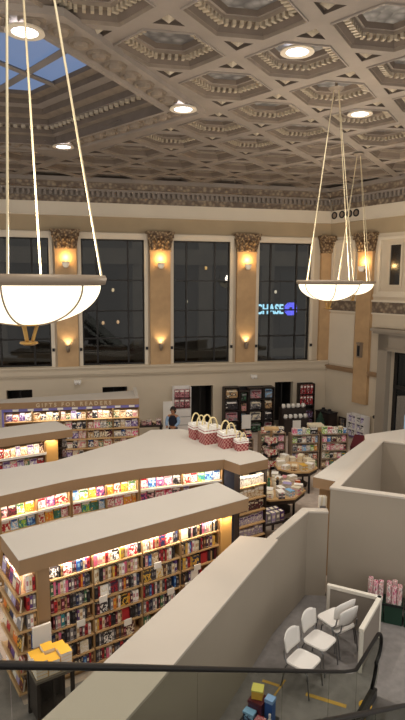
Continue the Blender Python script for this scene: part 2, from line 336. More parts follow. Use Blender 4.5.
# ceiling with rhombic coffers and a lantern opening
ZC = 10.4
O = np.array([.53,10.4]); V1 = np.array([1.05,1.75]); V2 = np.array([-1.21,1.31])
SKY = np.array([(-2.6,9.4),(-.9,13.3),(-4.2,16.5),(-7.4,15.8),(-9.1,11.9),(-5.8,8.7)])
def in_sky(p, grow=0):
    n = len(SKY)
    for i in range(n):
        a, d = SKY[i], SKY[(i+1) % n]
        if ((d[0]-a[0])*(p[1]-a[1]) - (d[1]-a[1])*(p[0]-a[0]))/np.hypot(*(d-a)) < -grow: return False
    return True
b = MB()
def cp(o, a, c, z): p = o + a*V1 + c*V2; return (p[0], p[1], z)
def inroom(p):
    q = MB_BACK.inverted() @ Vector((p[0],p[1],0)); r = MB_RIGHT.inverted() @ Vector((p[0],p[1],0))
    return q.y < .4 and r.y < .4
W = .075
for i in range(-12, 14):
    for j in range(-9, 16):
        o = O + i*V1 + j*V2
        ctr = o + .5*(V1+V2)
        if ctr[1] < -3 or ctr[1] > 30 or ctr[0] < -15 or ctr[0] > 14: continue
        corners = [o, o+V1, o+V1+V2, o+V2]
        if not any(inroom(c) for c in corners): continue
        blocked = any(in_sky(o + a*V1 + c*V2, .06) for a, c in [(q/6, 0) for q in range(7)]+[(q/6, 1) for q in range(7)]+[(0, q/6) for q in range(7)]+[(1, q/6) for q in range(7)]+[(.5,.5)])
        if blocked:
            N = 10
            for a in range(N):
                for c in range(N):
                    pc = o + (a+.5)/N*V1 + (c+.5)/N*V2
                    if in_sky(pc, .05): continue
                    b.add([cp(o,a/N,c/N,ZC),cp(o,(a+1)/N,c/N,ZC),cp(o,(a+1)/N,(c+1)/N,ZC),cp(o,a/N,(c+1)/N,ZC)], [(3,2,1,0)])
            continue
        # rib frame between the cell edge and the inset square
        q0 = [(0,0),(1,0),(1,1),(0,1)]; k = 1-W; q1 = [(W,W),(k,W),(k,k),(W,k)]
        for e in range(4):
            f2 = (e+1) % 4
            b.add([cp(o,*q0[e],ZC),cp(o,*q0[f2],ZC),cp(o,*q1[f2],ZC),cp(o,*q1[e],ZC)], [(3,2,1,0)], 0)
        # hexagon + two triangles
        cut = .5; tcut = .37; W2 = W
        hexa = [(cut-W2,W2),(k,W2),(k,1-(cut-W2)),(1-(cut-W2),k),(W2,k),(W2,cut-W2)]
        for s_ in (0,1):
            T = lambda p: p if s_ == 0 else (1-p[0],1-p[1])
            A = [(W2,W2),(tcut-W2,W2),(W2,tcut-W2)]; H = [(cut-W2,W2),(W2,cut-W2)]
            A = [T(p) for p in A]; H = [T(p) for p in H]
            b.add([cp(o,*A[1],ZC),cp(o,*H[0],ZC),cp(o,*H[1],ZC),cp(o,*A[2],ZC)], [(3,2,1,0)], 0)
            g = [sum(p[x] for p in A)/3 for x in (0,1)]
            top = [cp(o, g[0]+(p[0]-g[0])*.9, g[1]+(p[1]-g[1])*.9, ZC+.05) for p in A]
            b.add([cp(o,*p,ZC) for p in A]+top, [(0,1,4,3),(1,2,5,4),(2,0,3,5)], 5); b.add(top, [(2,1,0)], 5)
            if ctr[1] < 17:
                p = cp(o,*g,ZC+.0); r_ = .12
                b.add([(p[0]-r_,p[1],p[2]+.05),(p[0]+r_,p[1],p[2]+.05),(p[0],p[1]-r_,p[2]+.05),(p[0],p[1]+r_,p[2]+.05),(p[0],p[1],p[2]-.03)], [(0,2,4),(2,1,4),(1,3,4),(3,0,4)], 4)
        cx = [.5,.5]
        def ring(sc, z): return [cp(o, .5+(p[0]-.5)*sc, .5+(p[1]-.5)*sc, z) for p in hexa]
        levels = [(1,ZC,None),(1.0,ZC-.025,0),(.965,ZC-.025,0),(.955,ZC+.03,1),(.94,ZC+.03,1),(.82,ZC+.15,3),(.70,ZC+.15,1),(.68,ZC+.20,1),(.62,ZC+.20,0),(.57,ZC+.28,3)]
        pr_ = ring(1, ZC)
        for sc, z, m in levels[1:]:
            cu = ring(sc, z)
            b.add(pr_+cu, [(x,(x+1)%6,6+(x+1)%6,6+x) for x in range(6)], m); pr_ = cu
        b.add(pr_, [(5,4,3,2,1,0)], 2)
        if ctr[1] < 17:
            r0 = ring(.765, ZC+.13)
            for x in range(6):
                a = Vector(r0[x]); d = Vector(r0[(x+1)%6]); L = (d-a).length; nn = max(3, int(L/.11)); u = (d-a)/L; w_ = Vector((-u.y,u.x,0))
                for y in range(nn):
                    c0 = a+u*(L*(y+.5)/nn); h = .027
                    b.add([tuple(c0+u*s1*h+w_*s2*.05+Vector((0,0,zz))) for zz in (-.05,.04) for (s1,s2) in ((-1,-1),(1,-1),(1,1),(-1,1))],
                          [(3,2,1,0),(0,1,5,4),(1,2,6,5),(2,3,7,6),(3,0,4,7)], 4)
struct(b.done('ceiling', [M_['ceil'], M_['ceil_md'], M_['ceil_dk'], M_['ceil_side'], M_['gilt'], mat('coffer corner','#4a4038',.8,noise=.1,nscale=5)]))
# lantern border and stepped recess
c = SKY.mean(0)
def sring(off, z):
    out = []
    n = len(SKY)
    for i in range(n):
        p, q, r = SKY[i-1], SKY[i], SKY[(i+1) % n]
        n1 = np.array([(q-p)[1], -(q-p)[0]]); n1 /= np.linalg.norm(n1); n2 = np.array([(r-q)[1], -(r-q)[0]]); n2 /= np.linalg.norm(n2)
        bis = n1+n2; bis = bis/(1+n1@n2); out.append((q[0]+off*bis[0], q[1]+off*bis[1], z))
    return out
b = MB()
seq = [(.78,ZC+.02,0),(.78,ZC-.1,0),(.66,ZC-.1,0),(.62,ZC-.03,0),(.12,ZC-.03,0),(.1,ZC-.1,0),(0,ZC-.1,0),(0,ZC+.12,3),(-.12,ZC+.16,1),(-.14,ZC+.32,3),(-.28,ZC+.36,0),(-.3,ZC+.5,3),(-.5,ZC+.56,1),(-.54,ZC+.7,3),(-.76,ZC+.74,0),(-.78,ZC+.86,3),(-.98,ZC+.9,1),(-1.0,ZC+1.0,3)]
prev = None
for off, z, m in seq:
    cu = sring(off, z)
    if prev: b.add(prev+cu, [(x,(x+1)%6,6+(x+1)%6,6+x) for x in range(6)], m)
    prev = cu
for i in range(6):                                     # guilloche of rosettes along the border
    a = Vector(sring(.37, ZC-.03)[i]); d = Vector(sring(.37, ZC-.03)[(i+1)%6]); L = (d-a).length; nn = int(L/.5)
    for k in range(nn):
        p = a+(d-a)*((k+.5)/nn); b.lathe([(.22,0),(.2,-.05),(.13,-.03),(.1,-.09),(0,-.11)], 10, tuple(p), 1)
    a = Vector(sring(-.2, ZC+.3)[i]); d = Vector(sring(-.2, ZC+.3)[(i+1)%6]); L = (d-a).length; nn = int(L/.2)
    for k in range(nn):
        p = a+(d-a)*((k+.5)/nn); b.box(p.x-.05,p.x+.05,p.y-.05,p.y+.05,p.z-.04,p.z+.04,4)
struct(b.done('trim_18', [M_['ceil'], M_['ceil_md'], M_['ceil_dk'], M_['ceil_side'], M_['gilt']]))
t = bpy.data.objects.new('window_6', None); COL.objects.link(t); struct(t)
ins = sring(-.88, 0); zz = ZC+1.02
g = MB(); g.prism([p[:2] for p in ins], zz, zz+.02); g.done('pane', glow('dusk glow glass', '#7f97c2', .5, '#30363f'), t)  # dusk sky light put into the pane as its own glow
m = MB()
cc = Vector((c[0], c[1], zz-.05))
for k in range(-4, 5):                                  # glazing bars running both ways
    a = np.array([cc.x,cc.y])+V1*k*.8; q0 = a-V2*1.9; q1 = a+V2*1.9
    m.tube([(q0[0],q0[1],zz-.06),(q1[0],q1[1],zz-.06)], .09, 4)
for k in range(-2, 3):
    a = np.array([cc.x,cc.y])+V2*k*1.3; q0 = a-V1*2.1; q1 = a+V1*2.1
    m.tube([(q0[0],q0[1],zz-.1),(q1[0],q1[1],zz-.1)], .06, 4)
m.done('glazing_bar', M_['ceil'], t)

# street outside the windows
MO = MB_BACK @ Matrix.Translation((0, 14, 0))
b = MB(MO)
b.box(-30,22,0,1,-3,16,0)
x = -28
while x < 20:
    b.box(x,x+.9,-.4,0,-3,10.2,1); b.box(x+1.5,x+3.6,-.05,.0,2.2,7.2,2); b.box(x+1.5,x+3.6,-.05,0,-2,1.2,2); x += 4.4
b.box(-30,22,-.5,0,7.6,8.6,1); b.box(-30,22,-.6,0,1.4,1.9,1)
struct(b.done('exterior_facade', [M_['night'], M_['night_lt'], M_['night_dk']]))
b = MB(MB_BACK); b.box(-30,22,1.6,14,-3.2,-3); struct(b.done('exterior_street', M_['night']))

# ------------------------------------------------------------------ partitions and the open-topped enclosure
b = MB()
b.prism([(-3.88,1.35),(-1.47,5.735),(.746,9.765),(1.347,9.65),(-.58,5.85),(-2.99,1.47)], 0, 1.82)
b.prism([(-3.91,1.33),(-1.50,5.735),(.72,9.80),(1.40,9.66),(-.55,5.84),(-2.96,1.46)], 1.82, 1.86, 1)
PI = [np.array(q) for q in ((1.347,9.65),(2.18,10.95),(2.60,10.93))]
def thin(b, d0, d1, z0, z1, m):
    u = (PI[1]-PI[0])/np.linalg.norm(PI[1]-PI[0]); n1 = np.array([-u[1],u[0]]); w = (PI[2]-PI[1])/np.linalg.norm(PI[2]-PI[1]); n2 = np.array([-w[1],w[0]])
    mi = (n1+n2)/(1+n1@n2); ee = np.array([-.6,.115])/.611
    P = [PI[0]-ee*d0*1.0, PI[1]+mi*d0, PI[2]+n2*d0, PI[2]+n2*d1, PI[1]+mi*d1, PI[0]+ee*d1*1.03]
    if d0 == 0: P[0] = PI[0]
    v = [(p[0],p[1],z0) for p in P]+[(p[0],p[1],z1) for p in P]
    b.add(v, [(0,1,4,5),(1,2,3,4),(11,10,7,6),(10,9,8,7)]+[(i,6+i,6+(i+1)%6,(i+1)%6) for i in range(6)], m)
thin(b, 0, .15, 0, 1.82, 0); thin(b, -.012, .165, 1.82, 1.857, 1)
ux = np.array([.476,.88]); un = np.array([-.88,.476]); pa = np.array([-3.91,1.33]); pb = np.array([.72,9.80])
b.prism([tuple(pa),tuple(pb),tuple(pb+un*.05),tuple(pa+un*.05)], 1.70, 1.79, 2)
struct(b.done('wall_partition', [M_['part'], M_['partcap'], M_['fascia']]))
A = np.array([2.62,10.92]); C_ = np.array([4.72,14.52]); dr = np.array([.935,-.354]); db = np.array([.905,-.425])
def offset_path(P, d):
    out = []
    for i in range(len(P)):
        n1 = n2 = None
        if i > 0: u = (P[i]-P[i-1])/np.linalg.norm(P[i]-P[i-1]); n1 = np.array([-u[1],u[0]])
        if i < len(P)-1: u = (P[i+1]-P[i])/np.linalg.norm(P[i+1]-P[i]); n2 = np.array([-u[1],u[0]])
        if n1 is None: n1 = n2
        if n2 is None: n2 = n1
        out.append(P[i]+d*(n1+n2)/(1+n1@n2))
    return out
def wall_path(b, P, d0, d1, z0, z1, m):
    p, q = offset_path(P, d0), offset_path(P, d1)
    for i in range(len(P)-1):
        k = [p[i],p[i+1],q[i+1],q[i]]
        v = [(x[0],x[1],z0) for x in k]+[(x[0],x[1],z1) for x in k]
        f = [(0,1,2,3),(4,7,6,5),(0,4,5,1),(2,6,7,3)]
        if i == 0: f.append((0,3,7,4))
        if i == len(P)-2: f.append((1,5,6,2))
        b.add(v, f, m)
b = MB()
B_ = A+dr*5; D_ = C_+db*4
PE = [D_, C_, A, B_]
wall_path(b, PE, 0, .13, 0, 2.34, 0); wall_path(b, PE, -.015, .15, 2.34, 2.38, 1)
struct(b.done('wall_enclosure', [M_['part'], M_['partcap']]))

# ------------------------------------------------------------------ pendants
M_BOWL = glow('lit bowl glass', '#fff0cf', BOWL_E)
def pendant(loc, label, ring_z, rot=.09, cr=.010):
    t = thing('pendant_bowl_light', label, 'pendant light', loc, 0, 'bowl pendants')
    Rr = .64; d = .35
    prof = [(Rr*.985*math.sin(a), -.05-d*math.cos(a)**1.0*1.0) for a in [math.pi/2*k/14 for k in range(15)]]
    m = MB(); m.lathe(prof, 40); m.done('bowl', M_BOWL, t, smooth=True)
    m = MB(); m.lathe([(Rr-.02,-.06),(Rr+.03,-.05),(Rr+.045,.0),(Rr+.03,.03),(Rr-.03,.03),(Rr-.03,-.06)], 40); m.done('rim', M_['bronze'], t, smooth=True)
    for k in range(6):
        a = math.pi/6+k*math.pi/3; m = MB()
        m.tube([((r+.006)*math.cos(a),(r+.006)*math.sin(a),z-.004) for r,z in prof], .008, 5); m.done('rib', M_['bronze'], t)
    m = MB(); zb = -.05-d
    for k in range(3):
        a = k*2*math.pi/3+.4; m.tube([(.085*math.cos(a),.085*math.sin(a),zb+.02),(.06*math.cos(a),.06*math.sin(a),zb-.05),(.03*math.cos(a),.03*math.sin(a),zb-.15)], [.018,.016,.016], 6)
    m.lathe([(0,zb-.14),(.075,zb-.15),(.08,zb-.165),(.05,zb-.18),(.0,zb-.18)], 16); m.lathe([(0,zb+.03),(.12,zb+.02),(.12,zb-.005),(0,zb-.01)], 16)
    m.done('finial', M_['brass'], t)
    H = ring_z-loc[2]
    for k in range(4):
        a = k*math.pi/2+rot
        m = MB(); m.tube([(Rr*math.cos(a),Rr*math.sin(a),.02),(.06*math.cos(a),.06*math.sin(a),H)], cr, 6); m.done('cable', mat('cable sheath','#c3b595',.5), t)
    m = MB(); m.lathe([(0,H-.06),(.1,H-.05),(.16,H),(0,H+.02)], 20); m.tube([(0,0,H),(0,0,H+.42)], .03, 8); m.done('ceiling_rose', M_['ceil_md'], t)
    light('pendant_uplight', 'POINT', (0,0,.18), P_PENDANT, (1,.88,.72), .3, t)
    return t
pendant((-1.525,4.89,6.52), 'large glowing glass bowl pendant hanging nearest, cut by the photo edge', 10.36)
pendant((2.65,11.88,6.52), 'glowing bowl pendant hanging in front of the window with the blue sign', 10.36, .62, .008)
pendant((4.69,17.65,6.52), 'smaller looking bowl pendant half hidden behind another bowl, before the corner', 10.36, .6, .008)
# recessed downlights
def downlight(loc, label, power=1.0):
    t = thing('ceiling_downlight', label, 'downlight', loc, 0, 'ceiling downlights')
    m = MB(); m.lathe([(.2,.02),(.29,0),(.3,-.03),(.2,-.03),(.19,.02)], 24); m.done('trim_ring', M_['cream'], t)
    m = MB(); m.disc((0,0,-.015), .2, 24, 0, True); m.done('diffuser', glow('downlight glass', '#eef0ff', 6), t)
    light('downlight_lamp', 'SPOT', (0,0,-.08), P_DOWN*power, (1,.93,.82), .18, t, (0,0,0), R(135))
    return t
for x, y, z, l in ((-2.74,9.14,10.27,'bright round downlight at the near corner of the skylight border'),(-.46,12.95,10.27,'round downlight at the tip of the skylight border, between coffers'),
                   (-3.97,16.5,10.27,'small round downlight at the far corner of the skylight'),(1.64,10.55,10.55,'bright round downlight inside a coffer high over the hall'),
                   (3.76,14.2,10.55,'round downlight in a coffer above the two distant bowl pendants')):
    downlight((x,y,z), l)
for k, (x, y) in enumerate(((-6,4),(0,3.5),(5.5,5),(7,11.5))):  # unseen downlights added to help light the hall
    downlight((x,y,10.36), 'added ceiling downlight outside the picture, %s row over the near hall' % nth(k))

# sconces on the pilasters
def sconce_up(M, x, z, label):
    t = thing('wall_sconce', label, 'wall light', (M @ Vector((x,-.16,z))), M.to_euler().z, 'upper pilaster sconces')
    m = MB(); m.box(-.06,.06,-.06,0,-.22,.1); m.tube([(0,-.05,-.1),(0,-.16,-.16),(0,-.19,-.1)], .025, 6); m.done('bracket', M_['bronze'], t)
    m = MB(); m.lathe([(.0,-.2),(.08,-.19),(.13,-.1),(.15,.02),(.14,.02),(.12,-.09),(.0,-.17)], 18, (0,-.19,0)); m.done('cup_shade', glow('sconce glass', '#ffe6c0', .12), t, smooth=True)
    light('sconce_lamp', 'POINT', (0,-.15,.2), P_SCONCE, (1,.62,.24), .06, t)
def sconce_low(M, x, z, label, lit=True):
    t = thing('wall_uplight', label, 'wall light', (M @ Vector((x,-.16,z))), M.to_euler().z, 'lower pilaster uplights')
    m = MB(); m.lathe([(.0,-.2),(.05,-.2),(.09,-.05),(.1,.06),(.085,.06),(.07,-.04),(0,-.1)], 16, (0,-.11,0)); m.done('metal_cup', M_['bronze'], t, smooth=True)
    m = MB(); m.box(-.05,.05,-.03,0,-.16,.04); m.done('back_plate', M_['bronze'], t)
    if lit:
        m = MB(); m.disc((0,-.11,.03), .075, 14); m.done('lamp_glass', glow('uplight lamp', '#fff0d0', 14), t)
        light('uplight_lamp', 'SPOT', (0,-.12,.06), P_SCONCE*1.3, (1,.72,.38), .05, t, (R(180-10),0,0), R(100))
pl = ('beside the window cut by the photo edge','between the two middle windows','beside the window with the blue sign')
for xc, wh in zip((-5.59,-1.83,1.87), pl):
    sconce_up(MB_BACK, xc, 7.22, 'glowing cup sconce high on the tan pilaster '+wh)
    sconce_low(MB_BACK, xc, 3.86, 'small metal uplight low on the tan pilaster '+wh)
sconce_up(MB_RIGHT, 2.12, 7.15, 'glowing cup sconce below the carved capital on the side wall pilaster')
t = thing('wall_uplight', 'unlit dark box light low on the side wall pilaster', 'wall light', (MB_RIGHT @ Vector((2.12,-.16,3.72))), MB_RIGHT.to_euler().z)
m = MB(); m.box(-.1,.1,-.14,0,-.3,.3); m.box(-.12,.12,-.16,0,.26,.32); m.done('housing', M_['bronze'], t)
m = MB(); m.box(-.06,.06,-.16,-.14,-.24,.2); m.done('lens', M_['black'], t)
for k, s in enumerate((.3,.74,1.15,1.52)):
    t = thing('round_vent', 'round dark medallion on the cream band, %s from the room corner' % nth(k), 'medallion', MB_RIGHT @ Vector((s,-.12,9.36)), MB_RIGHT.to_euler().z, 'medallions on the cream band')
    m = MB(); m.tube([(.13*math.cos(2*math.pi*i/16),-.02,.13*math.sin(2*math.pi*i/16)) for i in range(17)], .03, 6); m.done('ring', M_['black'], t)
    m = MB(); m.lathe([(0,.02),(.11,.02),(.11,0),(0,0)], 16); o = m.done('boss', M_['bronze'], t); o.rotation_euler[0] = R(90)
def wall_box(x, z, label):
    t = thing('emergency_light', label, 'emergency light', MB_BACK @ Vector((x,-.012,z)), TH)
    m = MB(); m.box(-.14,.14,-.12,0,-.06,.06); m.done('housing', M_['white'], t)
    for s in (-.07,.07):
        m = MB(); m.lathe([(0,0),(.04,.0),(.05,.06),(0,.06)], 10, (s,0,0)); o = m.done('lamp_head', M_['wplastic'], t); o.rotation_euler[0] = R(110); o.location = (0,-.12,-.05)
wall_box(-5.25, 2.42, 'small white emergency light on the wall above the gift shelves'); wall_box(2.3, 2.42, 'small white emergency light on the wall above the dark display cubes')

# blue sign and dim lamps across the street
T = thing('bank_sign', 'lit white CHASE lettering with blue octagon logo outside the window', 'sign', MO @ Vector((6.3,-.62,4.68)), TH)
cu = bpy.data.curves.new('letters', 'FONT'); cu.body = 'CHASE'; cu.size = .92; cu.extrude = .04; cu.offset = .022; cu.space_character = 1.05
cu.materials.append(glow('sign letters', '#8fd8ff', 3.2))
def text_mesh(name, cu, parent):
    tmp = bpy.data.objects.new('tmp', cu); COL.objects.link(tmp); bpy.context.view_layer.update()
    me = bpy.data.meshes.new_from_object(tmp.evaluated_get(bpy.context.evaluated_depsgraph_get())); me.name = name
    bpy.data.objects.remove(tmp); bpy.data.curves.remove(cu)
    o = bpy.data.objects.new(name, me); COL.objects.link(o); o.parent = parent; o.rotation_euler[0] = R(90); return o
o = text_mesh('letters', cu, T); wl = max(v.co.x for v in o.data.vertices); o.scale[0] = 1.98/wl; o.location = (.42,-.05,-.32)
m = MB()
for k in range(4):
    a = k*math.pi/2; ca, sa = math.cos(a), math.sin(a)
    P = [(-.14,.44),(.22,.44),(.44,.2),(.12,.12),(-.14,.12)]
    m.add([(ca*x-sa*y,-.05,sa*x+ca*y) for x,y in P]+[(ca*x-sa*y,.02,sa*x+ca*y) for x,y in P], [(0,1,2,3,4),(9,8,7,6,5)]+[(i,5+i,5+(i+1)%5,(i+1)%5) for i in range(5)])
o = m.done('logo', glow('sign blue', '#1230ff', 3.0), T); o.location = (2.96,0,0)
m = MB(); m.box(-.7,3.5,.02,.1,-.48,.48); m.done('backing', M_['night_dk'], T)
for k, (x, z, c) in enumerate(((3.2,7.4,'#ffc04a'),(-2.9,5.94,'#ffe0b0'),(-3.56,3.84,'#ffc890'),(-2.61,3.89,'#ffc890'),(1.9,5.2,'#fff0d8'),(8.1,5.85,'#fff0d8'))):
    t = thing('street_lamp', ('amber lamp high on the facade seen through the third window','dim warm lamp high on the facade seen through the second window','lower warm lamp on the facade in the second window, nearer its middle bar','lower warm lamp on the facade in the second window, by its right bar','pale lamp on the facade at the edge of the third window','pale lamp on the facade above the blue sign')[k], 'lamp', MO @ Vector((x,-.7,z)), TH, 'lamps on the facade opposite')
    m = MB(); m.lathe([(0,-.12),(.07,-.09),(.09,0),(.07,.09),(0,.12)], 12); m.done('globe', glow('street lamp '+c, c, 1.3), t, smooth=True)
    m = MB(); m.box(-.03,.03,0,.3,.12,.18); m.box(-.06,.06,.2,.3,-.1,.25); m.done('bracket', M_['black'], t)

# ------------------------------------------------------------------ books and boxes
PAL = dict(black='#1c1a1d', charcoal='#3b373b', navy='#202a4c', blue='#2f5aa0', maroon='#5a1c26', red='#b02a30', pink='#e06a90', cream='#e3d7bd', white='#efeae2', tan='#b89468', brown='#5c3a28', grey='#8b8788', orange='#dd7a2c', gold='#dcae45', green='#3f6b4a', teal='#2f7f86', purple='#5b3f78', lilac='#a99cc4', lime='#9fc64a', rose='#c98a90', sky='#86b6dc', plum='#4b2740')
def mcol(c): return mat('cover '+c, PAL[c], .45)
MESH = {}
def book_mesh(c, name='book'):
    """upright book, unit box: spine towards -y; boards, spine and recessed page block"""
    k = (name, c)
    if k not in MESH:
        m = MB(); t = .1
        m.box(0,t,0,1,0,1); m.box(1-t,1,0,1,0,1); m.box(t,1-t,0,.04,0,1)
        m.box(t,1-t,.04,.96,.02,.97,1)
        m.box(.2,.8,-.006,0,.42,.74,2); m.box(0,1,-.004,0,.08,.13,2)
        lab = {'cream':'tan','white':'rose','gold':'tan','tan':'brown','pink':'rose','red':'maroon','black':'charcoal','navy':'grey','maroon':'rose','charcoal':'grey','brown':'tan','grey':'white','blue':'sky','orange':'gold'}.get(c, 'cream')
        o = m.done(name, [mcol(c), M_['page'], mcol(lab)]); MESH[k] = o.data; bpy.data.objects.remove(o)
    return MESH[k]
COVERS = {}
def cover_mat(key, cols, scale=4.0):
    return cover('printed '+key, [PAL[c] for c in cols], scale)
def face_mesh(key, cols, name):
    """face-out book or flat card pack, unit box: printed front towards -y, pages on the edges"""
    k = (name, key)
    if k not in MESH:
        m = MB(); m.box(0,1,0,.18,0,1); m.box(.03,1,.18,.84,.02,.98,1); m.box(0,1,.84,1,0,1); m.box(0,.03,.18,.84,0,1)
        m.box(.1,.9,-.03,0,.72,.9,2)
        o = m.done(name, [cover_mat(key, cols), M_['page'], mcol(cols[-1])]); MESH[k] = o.data; bpy.data.objects.remove(o)
    return MESH[k]
def put(name, mesh, M, x, y, z, sx, sy, sz, label, cat, group, rx=0, rz=0):
    o = bpy.data.objects.new(name, mesh); COL.objects.link(o)
    o.matrix_world = M @ Matrix.Translation((x,y,z)) @ Matrix.Rotation(rz,4,'Z') @ Matrix.Rotation(rx,4,'X') @ Matrix.Diagonal((sx,sy,sz,1))
    return tag(o, label, cat, group)
# what stands in front of a thing seen from the hall gallery (only used to leave out what the photo shows nothing of)
NEAR_TOP = [(-2.74,7.92),(.92,10.44),(.335,11.29),(-3.33,8.77)]
MID_TOP = [(-5.6,9.1),(-3.94,10.46),(-2.75,11.38),(-1.39,12.13),(.53,12.83),(.88,12.43),(1.58,12.88),(1.43,13.35),(-.57,15.58),(-1.45,15.45),(-1.69,14.85),(-3.43,12.63),(-6.4,10.9)]
LEFT_TOP = [(-7.6,13.05),(-3.68,15.5),(-4.4,16.42),(-8.3,14.1)]
PART_TOP = [(-3.88,1.35),(.74,9.79),(2.1,11.05),(6,9),(4,0)]
def inpoly(p, P):
    c = False
    for i in range(len(P)):
        a, d = P[i], P[i-1]
        if (a[1] > p[1]) != (d[1] > p[1]) and p[0] < (d[0]-a[0])*(p[1]-a[1])/(d[1]-a[1])+a[0]: c = not c
    return c
def hidden(p):
    p = Vector(p)
    for P, z in ((NEAR_TOP,2.33),(MID_TOP,2.33),(LEFT_TOP,2.33),(PART_TOP,1.86)):
        if p.z < z:
            k = (6.5-z)/(6.5-p.z)
            if inpoly((p.x*k, p.y*k), P): return True
    y = p.y*.990-(p.z-6.5)*.138
    u = 202.5+560*p.x/y
    return u < -12 or u > 415

# ------------------------------------------------------------------ near bookcase
MN = frame((-2.74,7.92,0), R(34.55))
nb = thing('bookcase', 'long nearest bookcase with beige top, brown fascia and lit rows of books', 'bookcase', (-2.74,7.92,0), R(34.55))
LN = 4.44
m = MB(); m.box(0,LN,0,1.03,2.08,2.33,1); m.box(-.005,LN+.005,-.005,1.035,2.325,2.335,0); m.done('canopy', [M_['canopy'], M_['fascia']], nb)
m = MB(); m.box(.28,4.07,.42,1.0,.0,2.08); m.box(.62-.15,3.82,.38,.42,.1,2.08); m.box(.28,4.07,.1,.42,0,.1); m.done('carcass', M_['bcase'], nb)
POSTS = [.47,1.22,2.14,2.93,3.80]; ROWS = [.10,.37,.66,.95,1.24,1.53,1.82]
for p in POSTS:
    m = MB(); m.box(p-.018,p+.018,.1,.38,.1,2.08); m.done('upright', M_['bcase'], nb)
for k in range(4):
    for z in ROWS:
        m = MB(); m.box(POSTS[k]+.018,POSTS[k+1]-.018,.06,.38,z-.028,z); m.done('shelf', M_['shelf'], nb)
m = MB(); m.box(.27,.47,.04,.4,1.19,2.08); m.done('brown_panel', M_['fascia'], nb)
m = MB(); m.box(.27,.46,.05,.4,0,1.19); m.done('lower_panel', M_['bcase'], nb)
m = MB(); m.box(.15,.44,-.05,-.01,.86,1.19); o = m.done('notice_board', M_['white'], nb); o['label'] = 'blank white board'
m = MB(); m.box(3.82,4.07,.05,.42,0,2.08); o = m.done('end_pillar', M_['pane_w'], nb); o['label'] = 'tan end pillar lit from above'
ECZ = [.12,.45,.8,1.15,1.45,1.76]
m = MB(); m.box(.25,.28,.02,1.0,0,2.08); m.done('end_back', M_['bcase'], nb)
for z in ECZ:
    m = MB(); m.box(-.06,.25,.02,1.0,z-.03,z); m.box(-.07,-.06,.02,1.0,z-.04,z+.03); m.done('end_shelf', M_['shelf'], nb)
for x, z in ((1.3,1.225),(2.35,1.515),(2.62,.935),(.9,.935),(1.75,.645),(3.2,1.225),(3.0,.935)):
    m = MB(); m.box(x,x+.14,.03,.05,z-.05,z+.06); m.done('shelf_label', M_['white'], nb)
m = MB(); m.box(.5,3.8,.06,.1,2.05,2.08); m.done('light_strip', glow('shelf tube', '#ffe6c0', 5), nb)
light('shelf_lamp', 'AREA', (2.15,.07,2.045), P_SHELF*1.9, (1,.80,.62), 3.3, nb, (R(-22),0,0), None, .04)
light('end_lamp', 'AREA', (.1,.5,2.04), P_SHELF*.28, (1,.80,.6), .2, nb, (0,0,0), None, .7)
light('pillar_lamp', 'AREA', (3.95,-.0,2.05), P_SHELF*.2, (1,.7,.35), .2, nb, (R(-15),0,0), None, .05)
cols = ['black']*11+['charcoal']*9+['navy']*4+['maroon']*5+['red']*4+['cream']*5+['white']*5+['tan']*3+['brown']*4+['grey']*4+['blue']*2+['pink']*1+['gold']*2+['orange']*1+['green']*1+['purple']*2+['plum']*3+['rose']*1+['teal']
BAYN = ['bay beside the brown panel','second bay from the brown panel','third bay from the brown panel','bay beside the tan end pillar']
ROWN = {6:'top shelf',5:'second shelf down',4:'third shelf down',3:'fourth shelf down',2:'fifth shelf down',1:'sixth shelf down',0:'bottom shelf'}
spots = []
for k in range(4):
    for r in range(6,-1,-1):
        x = POSTS[k]+.02; end = POSTS[k+1]-.02; n = 0; lastc = None
        gapend = end-rnd.choice([0,0,.03,.08])
        while x < gapend-.03:
            c = rnd.choice(cols)
            if r >= 5 and rnd.random() < .35: c = rnd.choice(['cream','white','red','pink','tan','rose'])
            if rnd.random() < .06 and gapend-x > .2:
                w, h, kind = .15, rnd.uniform(.19,.212), 'face'
            else: w, h, kind = rnd.uniform(.026,.06), rnd.uniform(.18,.212 if r == 6 else .232), 'spine'
            if x+w > gapend: break
            if rnd.random() > .035:
                p = MN @ Vector((x+w/2,.09,ROWS[r]+h*.6))
                if not hidden(p): spots.append(((p-Vector((0,0,6.5))).length, k, r, n, x, w, h, kind, c))
                n += 1
            x += w+.002
spots.sort()
rest = MB(); restm = ['black','maroon','cream','charcoal','red','tan','navy','white']
for i, (d, k, r, n, x, w, h, kind, c) in enumerate(spots):
    y = .085+rnd.uniform(-.015,.02)
    if i < 296:
        if kind == 'spine':
            put('book', book_mesh(c), MN, x, y, ROWS[r]+.003, w, .15, h, '%s spine, %s on the %s, %s' % (c, nth(n), ROWN[r], BAYN[k]), 'book', 'books in the nearest bookcase')
        else:
            c2 = rnd.choice(['white','cream','gold','red'])
            put('book', face_mesh(c+c2, [c,c2,c], 'book'), MN, x, y, ROWS[r]+.008, w, .03, h, '%s cover facing out, %s on the %s, %s' % (c, nth(n), ROWN[r], BAYN[k]), 'book', 'books in the nearest bookcase', R(-6))
    else:
        ci = restm.index(c) if c in restm else rnd.randrange(len(restm))
        t_ = w*.12
        rest.v += []; rest.box(x,x+w,y,y+.15,ROWS[r]+.003,ROWS[r]+h,ci)
if rest.v:
    o = rest.done('books', [mcol(c) for c in restm], None, M=MN); tag(o, 'remaining packed book spines at the far end of the nearest bookcase', 'books', 'books in the nearest bookcase', 'stuff')
